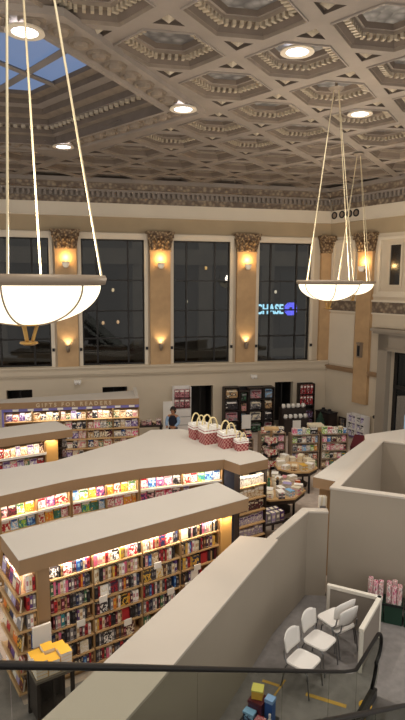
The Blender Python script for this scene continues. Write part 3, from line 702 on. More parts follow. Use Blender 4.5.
# end cap stock: face-out books towards the aisle
fc = [('red','cream'),('white','sky'),('orange','cream'),('maroon','gold'),('navy','white'),('cream','grey'),('grey','white'),('tan','brown'),('lilac','white'),('black','gold'),('purple','pink'),('white','rose')]
Mend = MN @ Matrix.Rotation(R(-90), 4, 'Z')         # local x along the end towards the front, -y outwards
for r, z in enumerate(ECZ[::-1]):
    y = .04; k = 0
    while y < .84:
        w = rnd.choice([.15,.17,.2]); h = rnd.uniform(.2,.255); a = fc[(k*5+r*3) % len(fc)]
        o = put('book', face_mesh(a[0]+a[1], a, 'book'), MN @ Matrix.Translation((-.02,y+w,z+.008)) @ Matrix.Rotation(R(-90),4,'Z'), 0, 0, 0, w, .035, h,
            '%s and %s book facing the aisle, %s along the end rack %s' % (a[0], a[1], nth(k), ['top shelf','second shelf','third shelf','fourth shelf','fifth shelf','bottom shelf'][r]), 'book', 'books on the end rack', R(-8))
        y += w+.02; k += 1
# side-on stock seen on the front edge of the end rack
for r, z in enumerate(ECZ[::-1]):
    x = .1
    for k in range(3):
        w = .045; h = rnd.uniform(.2,.25); c = ['white','cream','red','purple','grey','white','tan','blue','cream'][(r*2+k) % 9]
        put('book', book_mesh(c), MN, x, .035, z+.003, w, .16, h, '%s spine at the front edge of the end rack, %s, %s' % (c, nth(k)+' from the lip', ['top shelf','second shelf','third shelf','fourth shelf','fifth shelf','bottom shelf'][r]), 'book', 'books at the end rack edge')
        x += w+.003

# ------------------------------------------------------------------ generic face-out stock on shelves
def shelf_stock(M, x0, x1, y, z, wr, hr, combos, name, lab, cat, group, d=.03, gap=.015, lean=-9, ph=0, flat=False):
    x = x0; n = 0; k = 0
    while x < x1-wr[0]*.6:
        w = rnd.uniform(*wr); h = rnd.uniform(*hr); a = combos[(k*7+ph*3+int(rnd.random()*4)) % len(combos)]
        if x+w+gap+wr[0]*.6 > x1: w = x1-x-.002
        p = M @ Vector((x+w/2,y,z+h*.7))
        if not hidden(p):
            put(name, face_mesh('-'.join(a), a, name), M, x, y, z+.002+d*abs(math.sin(R(lean))), w, d, h, lab(a, n), cat, group, R(lean)); n += 1
        x += w+gap; k += 1
BRIGHT = [('lime','white','green'),('pink','white','rose'),('green','teal','gold'),('red','cream','white'),('charcoal','rose','white'),('blue','sky','white'),('navy','red','cream'),('black','grey','white'),('gold','orange','white'),('rose','white','red'),('sky','white','blue'),('maroon','black','cream'),('orange','gold','cream'),('purple','pink','white'),('teal','lime','white'),('white','pink','red'),('gold','lime','cream'),('lilac','white','purple')]
PALE = [('cream','tan','white'),('white','cream','rose'),('tan','cream','brown'),('rose','cream','white'),('white','grey','cream'),('lilac','white','purple'),('cream','red','white'),('maroon','cream','black'),('charcoal','grey','white'),('navy','cream','white'),('pink','white','cream'),('green','cream','tan')]

DARKC = [('charcoal','navy','grey'),('navy','purple','cream'),('maroon','charcoal','rose'),('blue','navy','white'),('black','grey','red'),('plum','lilac','black'),('brown','tan','black'),('white','charcoal','navy'),('red','maroon','cream')]
# ------------------------------------------------------------------ middle island: curved front, canopy, jogged end cap
mid = thing('bookcase', 'long curved middle bookcase under the largest beige canopy, two lit rows of face-out books', 'bookcase', (-1.39,12.6,0), 0)
off = Vector((1.39,-12.6,0)); Lm = Matrix.Translation(off)
m = MB(); m.prism(MID_TOP, 2.09, 2.325, 1); m.prism(MID_TOP, 2.325, 2.332, 0); m.done('canopy', [M_['canopy'], M_['fascia']], mid, M=Lm)
m = MB(); m.prism([(-4.85,10.42),(-4.15,11.05),(-2.93,11.82),(-1.5,12.6),(.42,13.18),(1.0,12.95),(1.35,13.25),(-.6,15.45),(-1.42,15.32),(-1.62,14.78),(-3.38,12.5),(-5.9,11.2)], 0, 2.09)
m.done('carcass', M_['bcase'], mid, M=Lm)
MF = [(-5.6,9.1),(-3.94,10.46),(-2.75,11.38),(-1.39,12.13),(.53,12.83)]
MZ = [.15,.5,.85,1.2,1.5,1.8]
frames = []
for i in range(4):
    p, q = Vector((*MF[i],0)), Vector((*MF[i+1],0)); a = math.atan2(q.y-p.y, q.x-p.x); Mi = frame(p, a); L = (q-p).length; frames.append((Mi, L))
    for z in MZ:
        m = MB(Lm @ Mi); m.box(.03,L-.03,.06,.36,z-.03,z); m.box(.03,L-.03,.05,.06,z-.035,z+.012,1); m.done('shelf', [M_['shelf'], M_['white']], mid)
    for x in (.0, L/2, L-.03):
        m = MB(Lm @ Mi); m.box(x,x+.03,.07,.36,0,2.09); m.done('upright', M_['bcase'], mid)
    light('shelf_lamp', 'AREA', Lm @ Mi @ Vector((L/2,.07,2.06)), P_SHELF*L*.6, (1,.84,.66), L*.92, mid, (R(-20),0,a), None, .04)
m = MB(Lm); m.prism([(.53,12.86),(.84,12.53),(.87,12.56),(.6,12.92)], 0, 2.09); m.done('end_panel', M_['navy'], mid)
p, q = Vector((.88,12.43,0)), Vector((1.58,12.88,0)); aE = math.atan2(q.y-p.y, q.x-p.x); ME = frame(p, aE); LE = (q-p).length
EZ = [.14,.46,.78,1.1,1.42,1.74]
for z in EZ:
    m = MB(Lm @ ME); m.box(.03,LE-.02,.03,.4,z-.03,z); m.done('end_shelf', M_['shelf'], mid)
m = MB(Lm @ ME); m.box(.03,LE-.02,.4,.44,0,2.09); m.box(LE-.02,LE,.03,.44,0,2.09); m.box(.0,.03,.03,.44,0,2.09); m.done('end_frame', M_['dark'], mid)
light('end_lamp', 'AREA', Lm @ ME @ Vector((LE/2,.06,2.05)), P_SHELF*.42, (1,.88,.72), LE*.8, mid, (R(-15),0,aE), None, .04)
RM = ['lowest shelf','low shelf','fourth row','third row','second row','top row']
segn = ['edge stretch','second stretch','third stretch','navy-panel stretch']
for i, (Mi, L) in enumerate(frames):
    for r in (5,4,3,2,1,0):
        for hf in (0,1):
            shelf_stock(Mi, .04+hf*L/2, L/2-.01 if not hf else L-.04, .14, MZ[r], (.14,.2), (.21,.245), BRIGHT if r > 3 else DARKC, 'picture_book', lambda a, n, r=r, i=i, hf=hf: '%s and %s picture book, %s in the %s, %s half of the %s' % (a[0], a[1], nth(n), RM[r], ('first','second')[hf], segn[i]), 'book', 'face-out books on the middle bookcase', ph=i*2+r+hf)
ER = {5:('white','cream','grey'),4:('cream','tan','white'),3:('maroon','charcoal','cream'),2:('lilac','white','purple'),1:('lilac','grey','white'),0:('charcoal','plum','grey')}
for r in range(6):
    a = ER[r]
    shelf_stock(ME, .085, LE-.04, .1, EZ[r], (.095,.115), (.19,.24), [a], 'boxed_gift', lambda a, n, r=r: '%s box, %s along the %s of the jogged end rack' % (a[0], nth(n), ['lowest shelf','fifth shelf','fourth shelf','third shelf','second shelf','lit top shelf'][r]), 'box', 'boxes on the jogged end rack', d=.12, gap=.006, lean=0)

# ------------------------------------------------------------------ smaller island behind, on the photo's edge
a3 = math.atan2(1.05,1.67); p3 = Vector((-3.68,15.5,0)); M3 = frame(p3, a3)     # local x = 0 at the tip, negative along the front
isl = thing('bookcase', 'smaller bookcase with beige canopy and tan lit end panel, cut by the photo edge', 'bookcase', p3, a3)
m = MB(); m.prism([(-4.6,0),(0,0),(-.13,1.17),(-4.7,1.2)], 2.1, 2.325, 1); m.prism([(-4.6,0),(0,0),(-.13,1.17),(-4.7,1.2)], 2.325, 2.332, 0); m.done('canopy', [M_['canopy'], M_['fascia']], isl)
m = MB(); m.box(-4.5,-.75,.36,1.05,0,2.1); m.done('carcass', M_['bcase'], isl)
Z3 = [.15,.55,.95,1.36,1.74]
for z in Z3:
    m = MB(); m.box(-4.5,-.75,.06,.36,z-.03,z); m.box(-4.5,-.75,.05,.06,z-.05,z+.02,1); m.done('shelf', [M_['shelf'], M_['white']], isl)
for x in (-4.5,-3.3,-2.1,-.78):
    m = MB(); m.box(x,x+.03,.07,.36,0,2.1); m.done('upright', M_['bcase'], isl)
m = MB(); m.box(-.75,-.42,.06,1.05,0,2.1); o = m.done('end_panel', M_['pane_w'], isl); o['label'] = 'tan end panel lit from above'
for z in (.3,.7,1.1,1.5,1.8):
    m = MB(); m.box(-.42,-.12,.12,1.0,z-.03,z); m.done('end_shelf', M_['dark'], isl)
m = MB(); m.box(-2.4,-2.1,.02,.05,1.5,2.05); m.done('hanging_sign', M_['white'], isl)
light('shelf_lamp', 'AREA', (-2.4,.06,2.07), P_SHELF*1.9, (1,.82,.6), 3.8, isl, (R(-20),0,0), None, .04)
light('panel_lamp', 'AREA', (-.58,-.02,2.07), P_SHELF*.2, (1,.72,.38), .25, isl, (R(-15),0,0), None, .04)
for r in (4,3,2):
    for (xa, xb, bn) in ((-4.45,-3.32,'bay farthest from the tan panel'),(-3.25,-2.12,'middle bay'),(-2.05,-.8,'bay beside the tan panel')):
        shelf_stock(M3, xa, xb, .14, Z3[r], (.11,.19), (.22,.27), PALE+[('red','maroon','white'),('orange','cream','white')], 'hardcover_book', lambda a, n, r=r, bn=bn: '%s and %s hardcover, %s on the %s, %s' % (a[0], a[1], nth(n), {4:'top shelf',3:'second shelf',2:'third shelf'}[r], bn), 'book', 'hardcovers on the smaller bookcase', ph=r)
for z, zn in ((.7,'low'),(1.1,'third'),(1.5,'second'),(1.8,'top')):
    shelf_stock(M3 @ Matrix.Translation((-.14,.16,0)) @ Matrix.Rotation(R(90),4,'Z'), 0, .8, .02, z, (.16,.2), (.2,.24), [('grey','black','white'),('maroon','grey','cream'),('charcoal','cream','black')], 'boxed_gift', lambda a, n, zn=zn: '%s and %s box, %s on the %s dark end shelf' % (a[0], a[1], nth(n), zn), 'box', 'boxes on the dark end shelves', d=.1, lean=0)

# ------------------------------------------------------------------ gift wall with lettered fascia
pg = Vector((-6.84,18.83,0)); ag = math.atan2(.97,4.56); MG = frame(pg, ag); LG = 4.66
gw = thing('gift_shelving', 'shelving with GIFTS FOR READERS lettered on its brown fascia', 'shelving', pg, ag)
m = MB(); m.prism([(-.2,0),(LG,0),(LG+.05,1.5),(-.2,.62)], 2.1, 2.325, 1); m.prism([(-.2,0),(LG,0),(LG+.05,1.5),(-.2,.62)], 2.325, 2.333, 0); m.done('canopy', [M_['canopy'], M_['fascia']], gw)
m = MB(); m.add([(LG-.12,.2,2.334),(LG+.0,.2,2.334),(LG+.04,1.45,2.334),(LG-.1,1.4,2.334),(LG-.12,.2,2.37),(LG+.0,.2,2.37),(LG+.04,1.45,2.46),(LG-.1,1.4,2.46)], [(3,2,1,0),(4,5,6,7),(0,1,5,4),(1,2,6,5),(2,3,7,6),(3,0,4,7)]); m.done('raised_rim', M_['canopy'], gw)
m = MB(); m.box(0,LG,.4,.6,0,2.1); m.done('carcass', M_['bcase'], gw)
m = MB(); m.box(0,LG,.02,.05,2.0,2.1); 
for k in range(9): m.box(.3+k*.5,.5+k*.5,.01,.02,2.015,2.085,1)
m.done('header_strip', [M_['purple'], M_['white']], gw)
m = MB(); m.box(-.06,0,0,.6,0,2.1); m.done('end_panel', M_['purple'], gw)
GZ = [.2,.55,.9,1.25,1.62]
for z in GZ:
    m = MB(); m.box(0,LG,.06,.4,z-.03,z); m.done('shelf', M_['shelf'], gw)
for k in range(6):
    x = k*LG/5-.015; m = MB(); m.box(max(0,x),max(0,x)+.03,.07,.4,0,2.0); m.done('upright', M_['bcase'], gw)
light('shelf_lamp', 'AREA', (LG/2,.08,1.98), P_SHELF*2.4, (1,.86,.7), LG*.92, gw, (R(-20),0,0), None, .05)
cu = bpy.data.curves.new('sign_letters', 'FONT'); cu.body = 'GIFTS FOR READERS'; cu.size = .185; cu.extrude = .008; cu.space_character = 1.62; cu.offset = .006
cu.materials.append(mat('sign letter paint', '#c4b092', .5))
o = text_mesh('sign_letters', cu, gw); o.location = (1.08,-.012,2.145)
for r in (4,3,2,1,0):
    for k in range(5):
        xa, xb = k*LG/5+.04, (k+1)*LG/5-.03
        shelf_stock(MG, xa, xb, .16, GZ[r], (.14,.24), (.2,.3), PALE+[('navy','white','blue'),('purple','lilac','white'),('black','charcoal','white')], 'boxed_gift', lambda a, n, r=r, k=k: '%s and %s gift, %s on %s, %s lettered bay' % (a[0], a[1], nth(n), ['bottom shelf','fourth shelf','third shelf','second shelf','top shelf'][r], nth(k)), 'box', 'gifts on the lettered shelving', ph=r+k, d=.06)

# ------------------------------------------------------------------ canopy beside the enclosure
cr = thing('bookcase', 'bookcase with beige canopy along the tall enclosure, seen from above', 'bookcase', (3.4,13.0,0))
Lr = Matrix.Translation((-3.4,-13.0,0)); PR = [(2.41,11.66),(2.87,11.38),(4.68,14.50),(4.72,14.56),(9.2,12.46),(9.2,14.3),(5.9,15.75),(4.5,15.1),(4.37,14.57)]
m = MB(); m.prism(PR, 2.1, 2.325, 1); m.prism(PR, 2.325, 2.333, 0); m.done('canopy', [M_['canopy'], M_['fascia']], cr, M=Lr)
m = MB(); m.prism([(2.6,11.85),(2.9,11.72),(4.5,14.5),(4.42,14.65)], 0, 2.1); m.done('carcass', M_['bcase'], cr, M=Lr)
put('boxed_gift', face_mesh('white-cream-grey', ('white','cream','grey'), 'boxed_gift'), Matrix.Identity(4), 2.50, 11.36, 0, .16, .1, 2.0, 'slim white display card standing below the canopy end, beside the enclosure wall', 'display card', None)

# ------------------------------------------------------------------ plaid bags on the canopy
def plaid():
    m = bpy.data.materials.new('red plaid'); m.use_nodes = True; nt = m.node_tree; b = nt.nodes['Principled BSDF']; b.inputs['Roughness'].default_value = .8
    tc = nt.nodes.new('ShaderNodeTexCoord'); ck = nt.nodes.new('ShaderNodeTexChecker'); ck.inputs['Scale'].default_value = 20
    ck.inputs['Color1'].default_value = lin('#8a2630'); ck.inputs['Color2'].default_value = lin('#b98a80')
    nt.links.new(tc.outputs['Object'], ck.inputs['Vector']); nt.links.new(ck.outputs['Color'], b.inputs['Base Color']); return m
PLAID = plaid()
def bag(loc, s, rz, label):
    t = thing('gift_bag', label, 'bag', loc, rz, 'red plaid bags')
    w, d, h = .2*s, .14*s, .3*s
    m = MB(); m.add([(-w*.9,-d*.9,0),(w*.9,-d*.9,0),(w*.9,d*.9,0),(-w*.9,d*.9,0),(-w,-d,h),(w,-d,h),(w,d,h),(-w,d,h)], [(3,2,1,0),(4,5,6,7),(0,1,5,4),(1,2,6,5),(2,3,7,6),(3,0,4,7)]); m.done('body', PLAID, t)
    m = MB()
    for k in range(7):
        x = -w+2*w*(k+.5)/7; m.add([(x-w/7,-d*1.03,h*.82),(x+w/7,-d*1.03,h*.82),(x+w/7,d*1.03,h*.82),(x-w/7,d*1.03,h*.82),(x-w/8,-d*.9,h*1.2+.03*(k%2)),(x+w/8,-d*.9,h*1.25),(x+w/8,d*.9,h*1.2),(x-w/8,d*.9,h*1.25)], [(3,2,1,0),(4,5,6,7),(0,1,5,4),(1,2,6,5),(2,3,7,6),(3,0,4,7)])
    m.done('white_lining', M_['white'], t)
    for sy in (-1,1):
        m = MB(); m.tube([(w*.55*math.cos(a),sy*d*.9,h*1.1+.24*s*math.sin(a)) for a in [math.pi*k/10 for k in range(11)]], .016*s, 6); m.done('handle', mat('cream cord','#e2cf9c',.7), t)
bag((-.1,14.66,2.333), 1.15, .5, 'plaid bag with white lining on the middle canopy, first from the person')
bag((.2,14.22,2.333), 1.25, .5, 'tallest plaid bag with white lining and cream handles on the middle canopy')
bag((.66,13.85,2.333), 1.15, .45, 'plaid bag near the canopy end, nearest the round table')
bag((.98,13.6,2.333), .8, .45, 'smallest plaid bag, set low at the tip of the canopy row')

# ------------------------------------------------------------------ display tables with books
def octo_table(loc, r, h, label, rz):
    t = thing('display_table', label, 'table', loc, rz, 'display tables')
    P = [(r*math.cos(R(22.5+45*k)), r*math.sin(R(22.5+45*k))) for k in range(8)]
    m = MB(); m.prism(P, h-.05, h); m.done('table_top', M_['shelf'], t)
    m = MB(); m.prism([(x*.97,y*.97) for x,y in P], h-.16, h-.05); m.done('apron', M_['dark'], t)
    for k in range(4):
        a = R(45+90*k); m = MB(); m.tube([(r*.72*math.cos(a),r*.72*math.sin(a),h-.16),(r*.72*math.cos(a),r*.72*math.sin(a),0)], .035, 8); m.done('leg', M_['black'], t)
    m = MB(); m.lathe([(r*.55,.18),(r*.6,.2),(r*.6,.23),(0,.23)], 8); m.done('lower_shelf', M_['dark'], t)
    return t
octo_table((1.98,15.05,0), .92, .8, 'octagonal display table covered with stacked books, nearest the bookcase end', .2)
octo_table((2.95,17.0,0), .68, .8, 'smaller octagonal table of pale stock behind the first one', .1)
TC = [('white','cream','rose'),('rose','white','pink'),('lilac','white','grey'),('cream','white','tan'),('charcoal','white','grey'),('white','sky','lilac'),('pink','cream','red'),('grey','white','cream')]
def stacks(cx, cy, z, spots_, combos, where, group):
    for i, (dx, dy, rz) in enumerate(spots_):
        n = rnd.choice([3,4,4,5]); zz = z+.002
        for k in range(n):
            a = combos[i % len(combos)]; th = rnd.uniform(.035,.05)
            w, d = rnd.uniform(.16,.19), rnd.uniform(.23,.26)
            o = bpy.data.objects.new('stacked_book', book_mesh(a[k % 2], 'stacked_book')); COL.objects.link(o)
            o.matrix_world = Matrix.Translation((cx+dx,cy+dy,zz)) @ Matrix.Rotation(rz+rnd.uniform(-.05,.05),4,'Z') @ Matrix.Translation((-d/2,w/2,0)) @ Matrix.Rotation(R(90),4,'Y') @ Matrix.Rotation(R(90),4,'X') @ Matrix.Identity(4)
            o.matrix_world = Matrix.Translation((cx+dx,cy+dy,zz+th)) @ Matrix.Rotation(rz+rnd.uniform(-.05,.05),4,'Z') @ Matrix.Translation((-w/2,-d/2,0)) @ Matrix.Rotation(R(90),4,'Y') @ Matrix.Diagonal((th,d,w,1))
            tag(o, '%s book lying %s from the bottom of stack %s, %s' % (a[k % 2], nth(k), nth(i), where), 'book', group); zz += th+.001
ring1 = [(.72*math.cos(a), .72*math.sin(a), a+R(90)) for a in [R(-170+k*22.5) for k in range(16) if k != 8]]+[(.42*math.cos(a), .42*math.sin(a), a+R(90)) for a in [R(-150+k*42) for k in range(6)]]
stacks(1.98, 15.05, .8, ring1, TC, 'counted round the nearer octagonal table', 'books on the nearer octagonal table')
ring2 = [(.48*math.cos(a), .48*math.sin(a), a+R(90)) for a in [R(-170+k*33) for k in range(11)]]
stacks(2.95, 17.0, .8, ring2, [('cream','white','tan'),('white','cream','tan'),('tan','cream','white'),('cream','gold','white')], 'counted round the smaller octagonal table', 'books on the smaller octagonal table')
put('boxed_gift', face_mesh('red-orange', ('red','orange'), 'boxed_gift'), Matrix.Identity(4), 2.64, 15.13, .803, .14, .11, .17, 'bright orange-red box at the outer edge of the nearer octagonal table', 'box', None)
for k in range(5):
    a = k*1.256; t = thing('figurine', '%s figurine among the books in the middle of the octagonal table, %s round' % (('dark','pale','tan','dark green','cream')[k], nth(k)), 'figurine', (1.98+.14*math.cos(a),15.05+.14*math.sin(a),.802), a, 'figurines on the octagonal table')
    c = ('black','cream','tan','green','cream')[k]
    m = MB(); m.lathe([(0,0),(.05,0),(.055,.03),(.035,.1),(.05,.17),(.03,.22),(0,.23)], 10); m.done('body', mcol(c), t, smooth=True)
    m = MB(); m.lathe([(0,-.05),(.035,-.03),(.04,.0),(.03,.035),(0,.05)], 10, (0,0,.27)); m.done('head', mcol(c if c != 'black' else 'tan'), t, smooth=True)
# low bench with purple-grey books, black stool
lt = thing('low_bench', 'low black bench of purple-grey books in front of the octagonal table', 'bench', (1.72,13.72,0), R(28))
m = MB(); m.box(-.36,.36,-.28,.28,.42,.46); m.done('bench_top', M_['dark'], lt)
for sx in (-.32,.32):
    for sy in (-.24,.24): m = MB(); m.box(sx-.025,sx+.025,sy-.025,sy+.025,0,.42); m.done('leg', M_['black'], lt)
MLT = frame((1.72,13.72,.46), R(28)); n = 0
for iy, y in enumerate((-.24,-.02)):
    for ix in range(5):
        put('book', book_mesh(['lilac','grey','lilac','grey','purple'][ix]), MLT, -.33+ix*.135, y, .002, .115, .16, .25, '%s thick book, %s in the %s row on the low bench' % (['lilac','grey','lilac','grey','purple'][ix], nth(ix), ('front','rear')[iy]), 'book', 'books on the low bench')
st = thing('step_stool', 'round black step stool on the carpet beside the octagonal table', 'stool', (2.36,14.05,0))
m = MB(); m.lathe([(0,0),(.2,0),(.2,.05),(.17,.06),(.15,.2),(0,.2)], 18); m.done('base', M_['black'], st)
m = MB(); m.lathe([(0,.2),(.18,.2),(.19,.24),(.17,.28),(0,.28)], 18); m.done('step', M_['rubber'], st)

# ------------------------------------------------------------------ low gondolas across the far floor
GC = PALE+BRIGHT[:12]
def gondola(loc, rz, w, h, label, nm):
    t = thing('display_shelf', label, 'shelving', loc, rz, 'low shelving on the far floor')
    m = MB(); m.box(-w/2,w/2,.17,.22,0,h); m.done('back', M_['gond'], t)
    for x in (-w/2,w/2-.03): m = MB(); m.box(x,x+.03,-.2,.17,0,h); m.done('side_panel', M_['gond'], t)
    zs = [.12+k*(h-.12)/4 for k in range(4)]+[h]
    for z in zs:
        m = MB(); m.box(-w/2+.03,w/2-.03,-.2,.17,z-.03,z); m.done('shelf', M_['gond'], t)
    Mx = frame(loc, rz)
    for r, z in enumerate(zs):
        shelf_stock(Mx, -w/2+.05, w/2-.05, -.13, z, (.11,.19), (.18,(h-.12)/4-.05), GC, 'boxed_gift', lambda a, n, r=r: '%s and %s box, %s on the %s of the %s' % (a[0], a[1], nth(n), ['bottom shelf','fourth shelf','third shelf','second shelf','top'][r], nm), 'box', 'stock on the far low shelving', d=.14, ph=r, lean=0)
gondola((1.2,18.3,0), .2, 1.0, 1.3, 'low shelf of mixed boxes behind the plaid bags and canopy tip', 'shelf behind the bags')
gondola((2.45,19.1,0), .15, .9, 1.3, 'low shelf of mixed boxes behind the octagonal tables', 'shelf behind the tables')
gondola((3.55,18.95,0), .15, 1.0, 1.3, 'low shelf of blue and pale boxes in the middle of the far floor', 'middle far shelf')
gondola((4.6,19.1,0), .1, .95, 1.3, 'low shelf of purple and red boxes nearest the side wall', 'shelf nearest the side wall')
sr = thing('spinner_rack', 'tall post spinner rack of cards in front of the far low shelves', 'rack', (2.3,18.1,0))
m = MB(); m.lathe([(0,0),(.26,0),(.26,.04),(.05,.06),(0,.06)], 20); m.done('base', M_['black'], sr)
m = MB(); m.tube([(0,0,.05),(0,0,1.66)], .04, 8); m.done('post', M_['bcase'], sr)
m = MB(); m.box(-.24,.24,-.16,.16,1.66,1.72); m.done('top_board', M_['shelf'], sr)
for k in range(4):
    a = k*math.pi/2+.4
    for z in (.35,.75,1.15):
        m = MB(frame((0,0,0), a)); m.box(-.13,.13,.06,.22,z,z+.02); m.box(-.13,.13,.2,.22,z,z+.09); m.box(-.12,.12,.1,.17,z+.02,z+.27,1); m.done('card_pocket', [M_['black'], cover_mat('cards%d' % k, GC[k*3])], sr)
for loc, c, l in (((4.05,19.5,0),('tan','cream','brown'),'cream carton standing on the far floor behind the middle shelf'),):
    t = thing('carton', l, 'box', loc, .1); m = MB(); m.box(-.25,.25,-.18,.18,0,1.42); m.done('box_body', mcol('tan'), t); m = MB(); m.box(-.26,.26,-.19,.19,1.42,1.5); m.done('lid', mcol('cream'), t)
t = thing('tabletop_tree', 'small dark green tabletop tree beside the cream carton at the far wall', 'tree', MB_BACK @ Vector((4.85,-1.5,-.0)), 0)
m = MB(); m.lathe([(0,0),(.18,0),(.14,.5),(0,.5)], 14); m.done('stand', M_['dark'], t)
m = MB(); m.lathe([(0,.5),(.2,.55),(.12,.68),(.17,.7),(.08,.82),(.12,.84),(0,1.05)], 12); m.done('foliage', M_['green'], t)
t = thing('display_plinth', 'black plinth with dark goods near the side wall niche', 'plinth', MB_RIGHT @ Vector((.75,-.62,0)), MB_RIGHT.to_euler().z)
m = MB(); m.box(-.4,.4,-.25,.25,0,.85); m.done('body', M_['dark'], t)
m = MB(); m.box(-.42,.42,-.27,.27,.85,.9); m.lathe([(.0,.0),(.16,.0),(.15,.03),(.08,.05),(.07,.12),(0,.13)], 14, (-.2,0,.9)); m.lathe([(.0,.0),(.16,.0),(.15,.03),(.08,.05),(.07,.12),(0,.13)], 14, (.18,0,.9)); m.done('top', M_['black'], t)
t = thing('display_board', 'sloping red display board near the side wall rack', 'display board', (5.85,19.5,0), -.5)
m = MB(); m.add([(-.45,-.3,0),(.45,-.3,0),(.45,.3,0),(-.45,.3,0),(-.45,-.3,.7),(.45,-.3,.7),(.45,.3,1.0),(-.45,.3,1.0)], [(3,2,1,0),(4,5,6,7),(0,1,5,4),(1,2,6,5),(2,3,7,6),(3,0,4,7)]); m.done('red_panel', mcol('maroon'), t)

# ------------------------------------------------------------------ along the window wall
dw = thing('display_cubes', 'dark wall of display cubes with printed boxes against the back wall', 'shelving', MB_BACK @ Vector((2.0,-.5,0)), TH)
m = MB(); m.box(-1.12,1.12,.4,.46,0,1.98); m.done('back', M_['black'], dw)
CUBX = [(-1.12,-.45,2.02),(-.42,-.05,1.84),(-.02,.62,1.96),(.65,1.12,1.98)]
MD = MB_BACK @ Matrix.Translation((2.0,-.5,0)); cn = ('column by the doorway','narrow column with the white sign','third column','column nearest the white tiers')
for ci, (xa, xb, zt) in enumerate(CUBX):
    for x in (xa, xb-.03): m = MB(); m.box(x,x+.03,0,.4,0,zt); m.done('side_panel', M_['dark'], dw)
    for k in range(5): m = MB(); m.box(xa+.03,xb-.03,0,.4,k*zt/4-(.03 if k else 0),k*zt/4+(.03 if not k else 0)); m.done('shelf', M_['dark'], dw)
    for k in range(4):
        a = [('charcoal','grey','cream'),('grey','rose','maroon'),('black','charcoal','white'),('tan','charcoal','cream'),('grey','sky','navy'),('rose','tan','charcoal'),('black','green','grey'),('cream','grey','charcoal')][(ci*3+k) % 8]
        put('boxed_gift', face_mesh('-'.join(a), a, 'boxed_gift'), MD, xa+.07, .08, k*zt/4+.035, xb-xa-.15, .2, zt/4-.14, '%s and %s box in the %s of the %s' % (a[0], a[1], ('bottom cube','third cube','second cube','top cube')[k], cn[ci]), 'box', 'printed boxes in the display cubes')
t = thing('sign_card', 'white upright sign card in front of the dark display cubes', 'sign', MB_BACK @ Vector((1.78,-.75,0)), TH)
m = MB(); m.box(-.2,.2,0,.03,.25,.86); m.done('card', M_['white'], t); m = MB(); m.tube([(0,.015,.02),(0,.015,.25)], .02, 6); m.lathe([(0,0),(.15,0),(.15,.02),(0,.02)], 14); m.done('stand', M_['black'], t)
wr = thing('magazine_rack', 'white wall rack with two rows of pink covers above drawers', 'rack', MB_BACK @ Vector((-.95,-.4,0)), TH)
m = MB(); m.box(-.38,.38,.32,.38,0,2.1); m.box(-.38,-.35,0,.32,0,2.1); m.box(.35,.38,0,.32,0,2.1); m.box(-.35,.35,0,.32,0,.1); m.done('body', M_['wplastic'], wr)
for z in (.12,.48,.84): m = MB(); m.box(-.34,.34,-.02,.3,z,z+.33); m.done('drawer', M_['wplastic'], wr)
for z in (1.2,1.62): m = MB(); m.box(-.35,.35,0,.32,z,z+.03); m.done('shelf', M_['maroon'] if 'maroon' in M_ else mcol('maroon'), wr)
MW = MB_BACK @ Matrix.Translation((-.95,-.4,0))
for r, z in enumerate((1.235,1.655)):
    for k in range(3):
        put('magazine', face_mesh('pinkmag', ('rose','maroon','white'), 'magazine'), MW, -.33+k*.225, .06, z, .2, .1, .33, 'pink magazine, %s in the %s row of the white wall rack' % (nth(k), ('lower','upper')[r]), 'magazine', 'pink magazines')
t = thing('white_panel', 'plain white free-standing panel behind the person', 'panel', MB_BACK @ Vector((-1.6,-.6,0)), TH)
m = MB(); m.box(-.2,.2,0,.04,.06,1.55); m.done('board', M_['white'], t)
for sx in (-.15,.15): m = MB(); m.box(sx-.02,sx+.02,-.15,.19,0,.06); m.done('foot', M_['black'], t)
t = thing('side_table', 'small table of dark stock beside the gift shelving, left of the person', 'table', (-2.05,21.2,0), .2)
m = MB(); m.box(-.5,.5,-.25,.25,.95,1.0); m.done('table_top', M_['dark'], t)
for sx in (-.45,.45):
    for sy in (-.2,.2): m = MB(); m.box(sx-.025,sx+.025,sy-.025,sy+.025,0,.95); m.done('leg', M_['dark'], t)
Mst = frame((-2.05,21.2,1.0), .2)
shelf_stock(Mst, -.45, .45, -.1, 0, (.13,.2), (.15,.24), [('charcoal','rose','white'),('rose','cream','maroon'),('black','tan','cream')], 'boxed_gift', lambda a, n: '%s and %s box, %s on the small table beside the person' % (a[0], a[1], nth(n)), 'box', 'boxes on the small table', d=.12, lean=0)
rr = thing('gift_wrap_rack', 'tall rack of red striped bags beside the last doorway', 'rack', MB_BACK @ Vector((4.7,-.4,0)), TH)
m = MB(); m.box(-.36,.36,.3,.36,0,2.05); m.box(-.36,-.33,0,.3,0,2.05); m.box(.33,.36,0,.3,0,2.05); m.done('body', M_['dark'], rr)
for z in (.1,.5,.9,1.1,1.58): m = MB(); m.box(-.33,.33,0,.3,z-.03,z); m.done('shelf', M_['dark'], rr)
MRR = MB_BACK @ Matrix.Translation((4.7,-.4,0))
for r, z in enumerate((1.1,1.58)):
    for k in range(4): put('wrapping_roll', face_mesh(('red','white')[k % 2 == 3]+'roll', ('red','maroon','white'), 'wrapping_roll'), MRR, -.32+k*.16, .05, z+.002, .12, .12, .4, 'red striped bag, %s in the %s row of the tall rack' % (nth(k), ('lower','upper')[r]), 'bag', 'red bags on the tall rack')
for r, z in enumerate((.1,.5)):
    for k in range(3): put('boxed_gift', face_mesh('plumbox', ('plum','lilac','maroon'), 'boxed_gift'), MRR, -.31+k*.21, .04, z+.002, .18, .2, .3, 'plum box, %s on the %s shelf of the tall red rack' % (nth(k), ('lowest','second')[r]), 'box', 'plum boxes under the red bags')
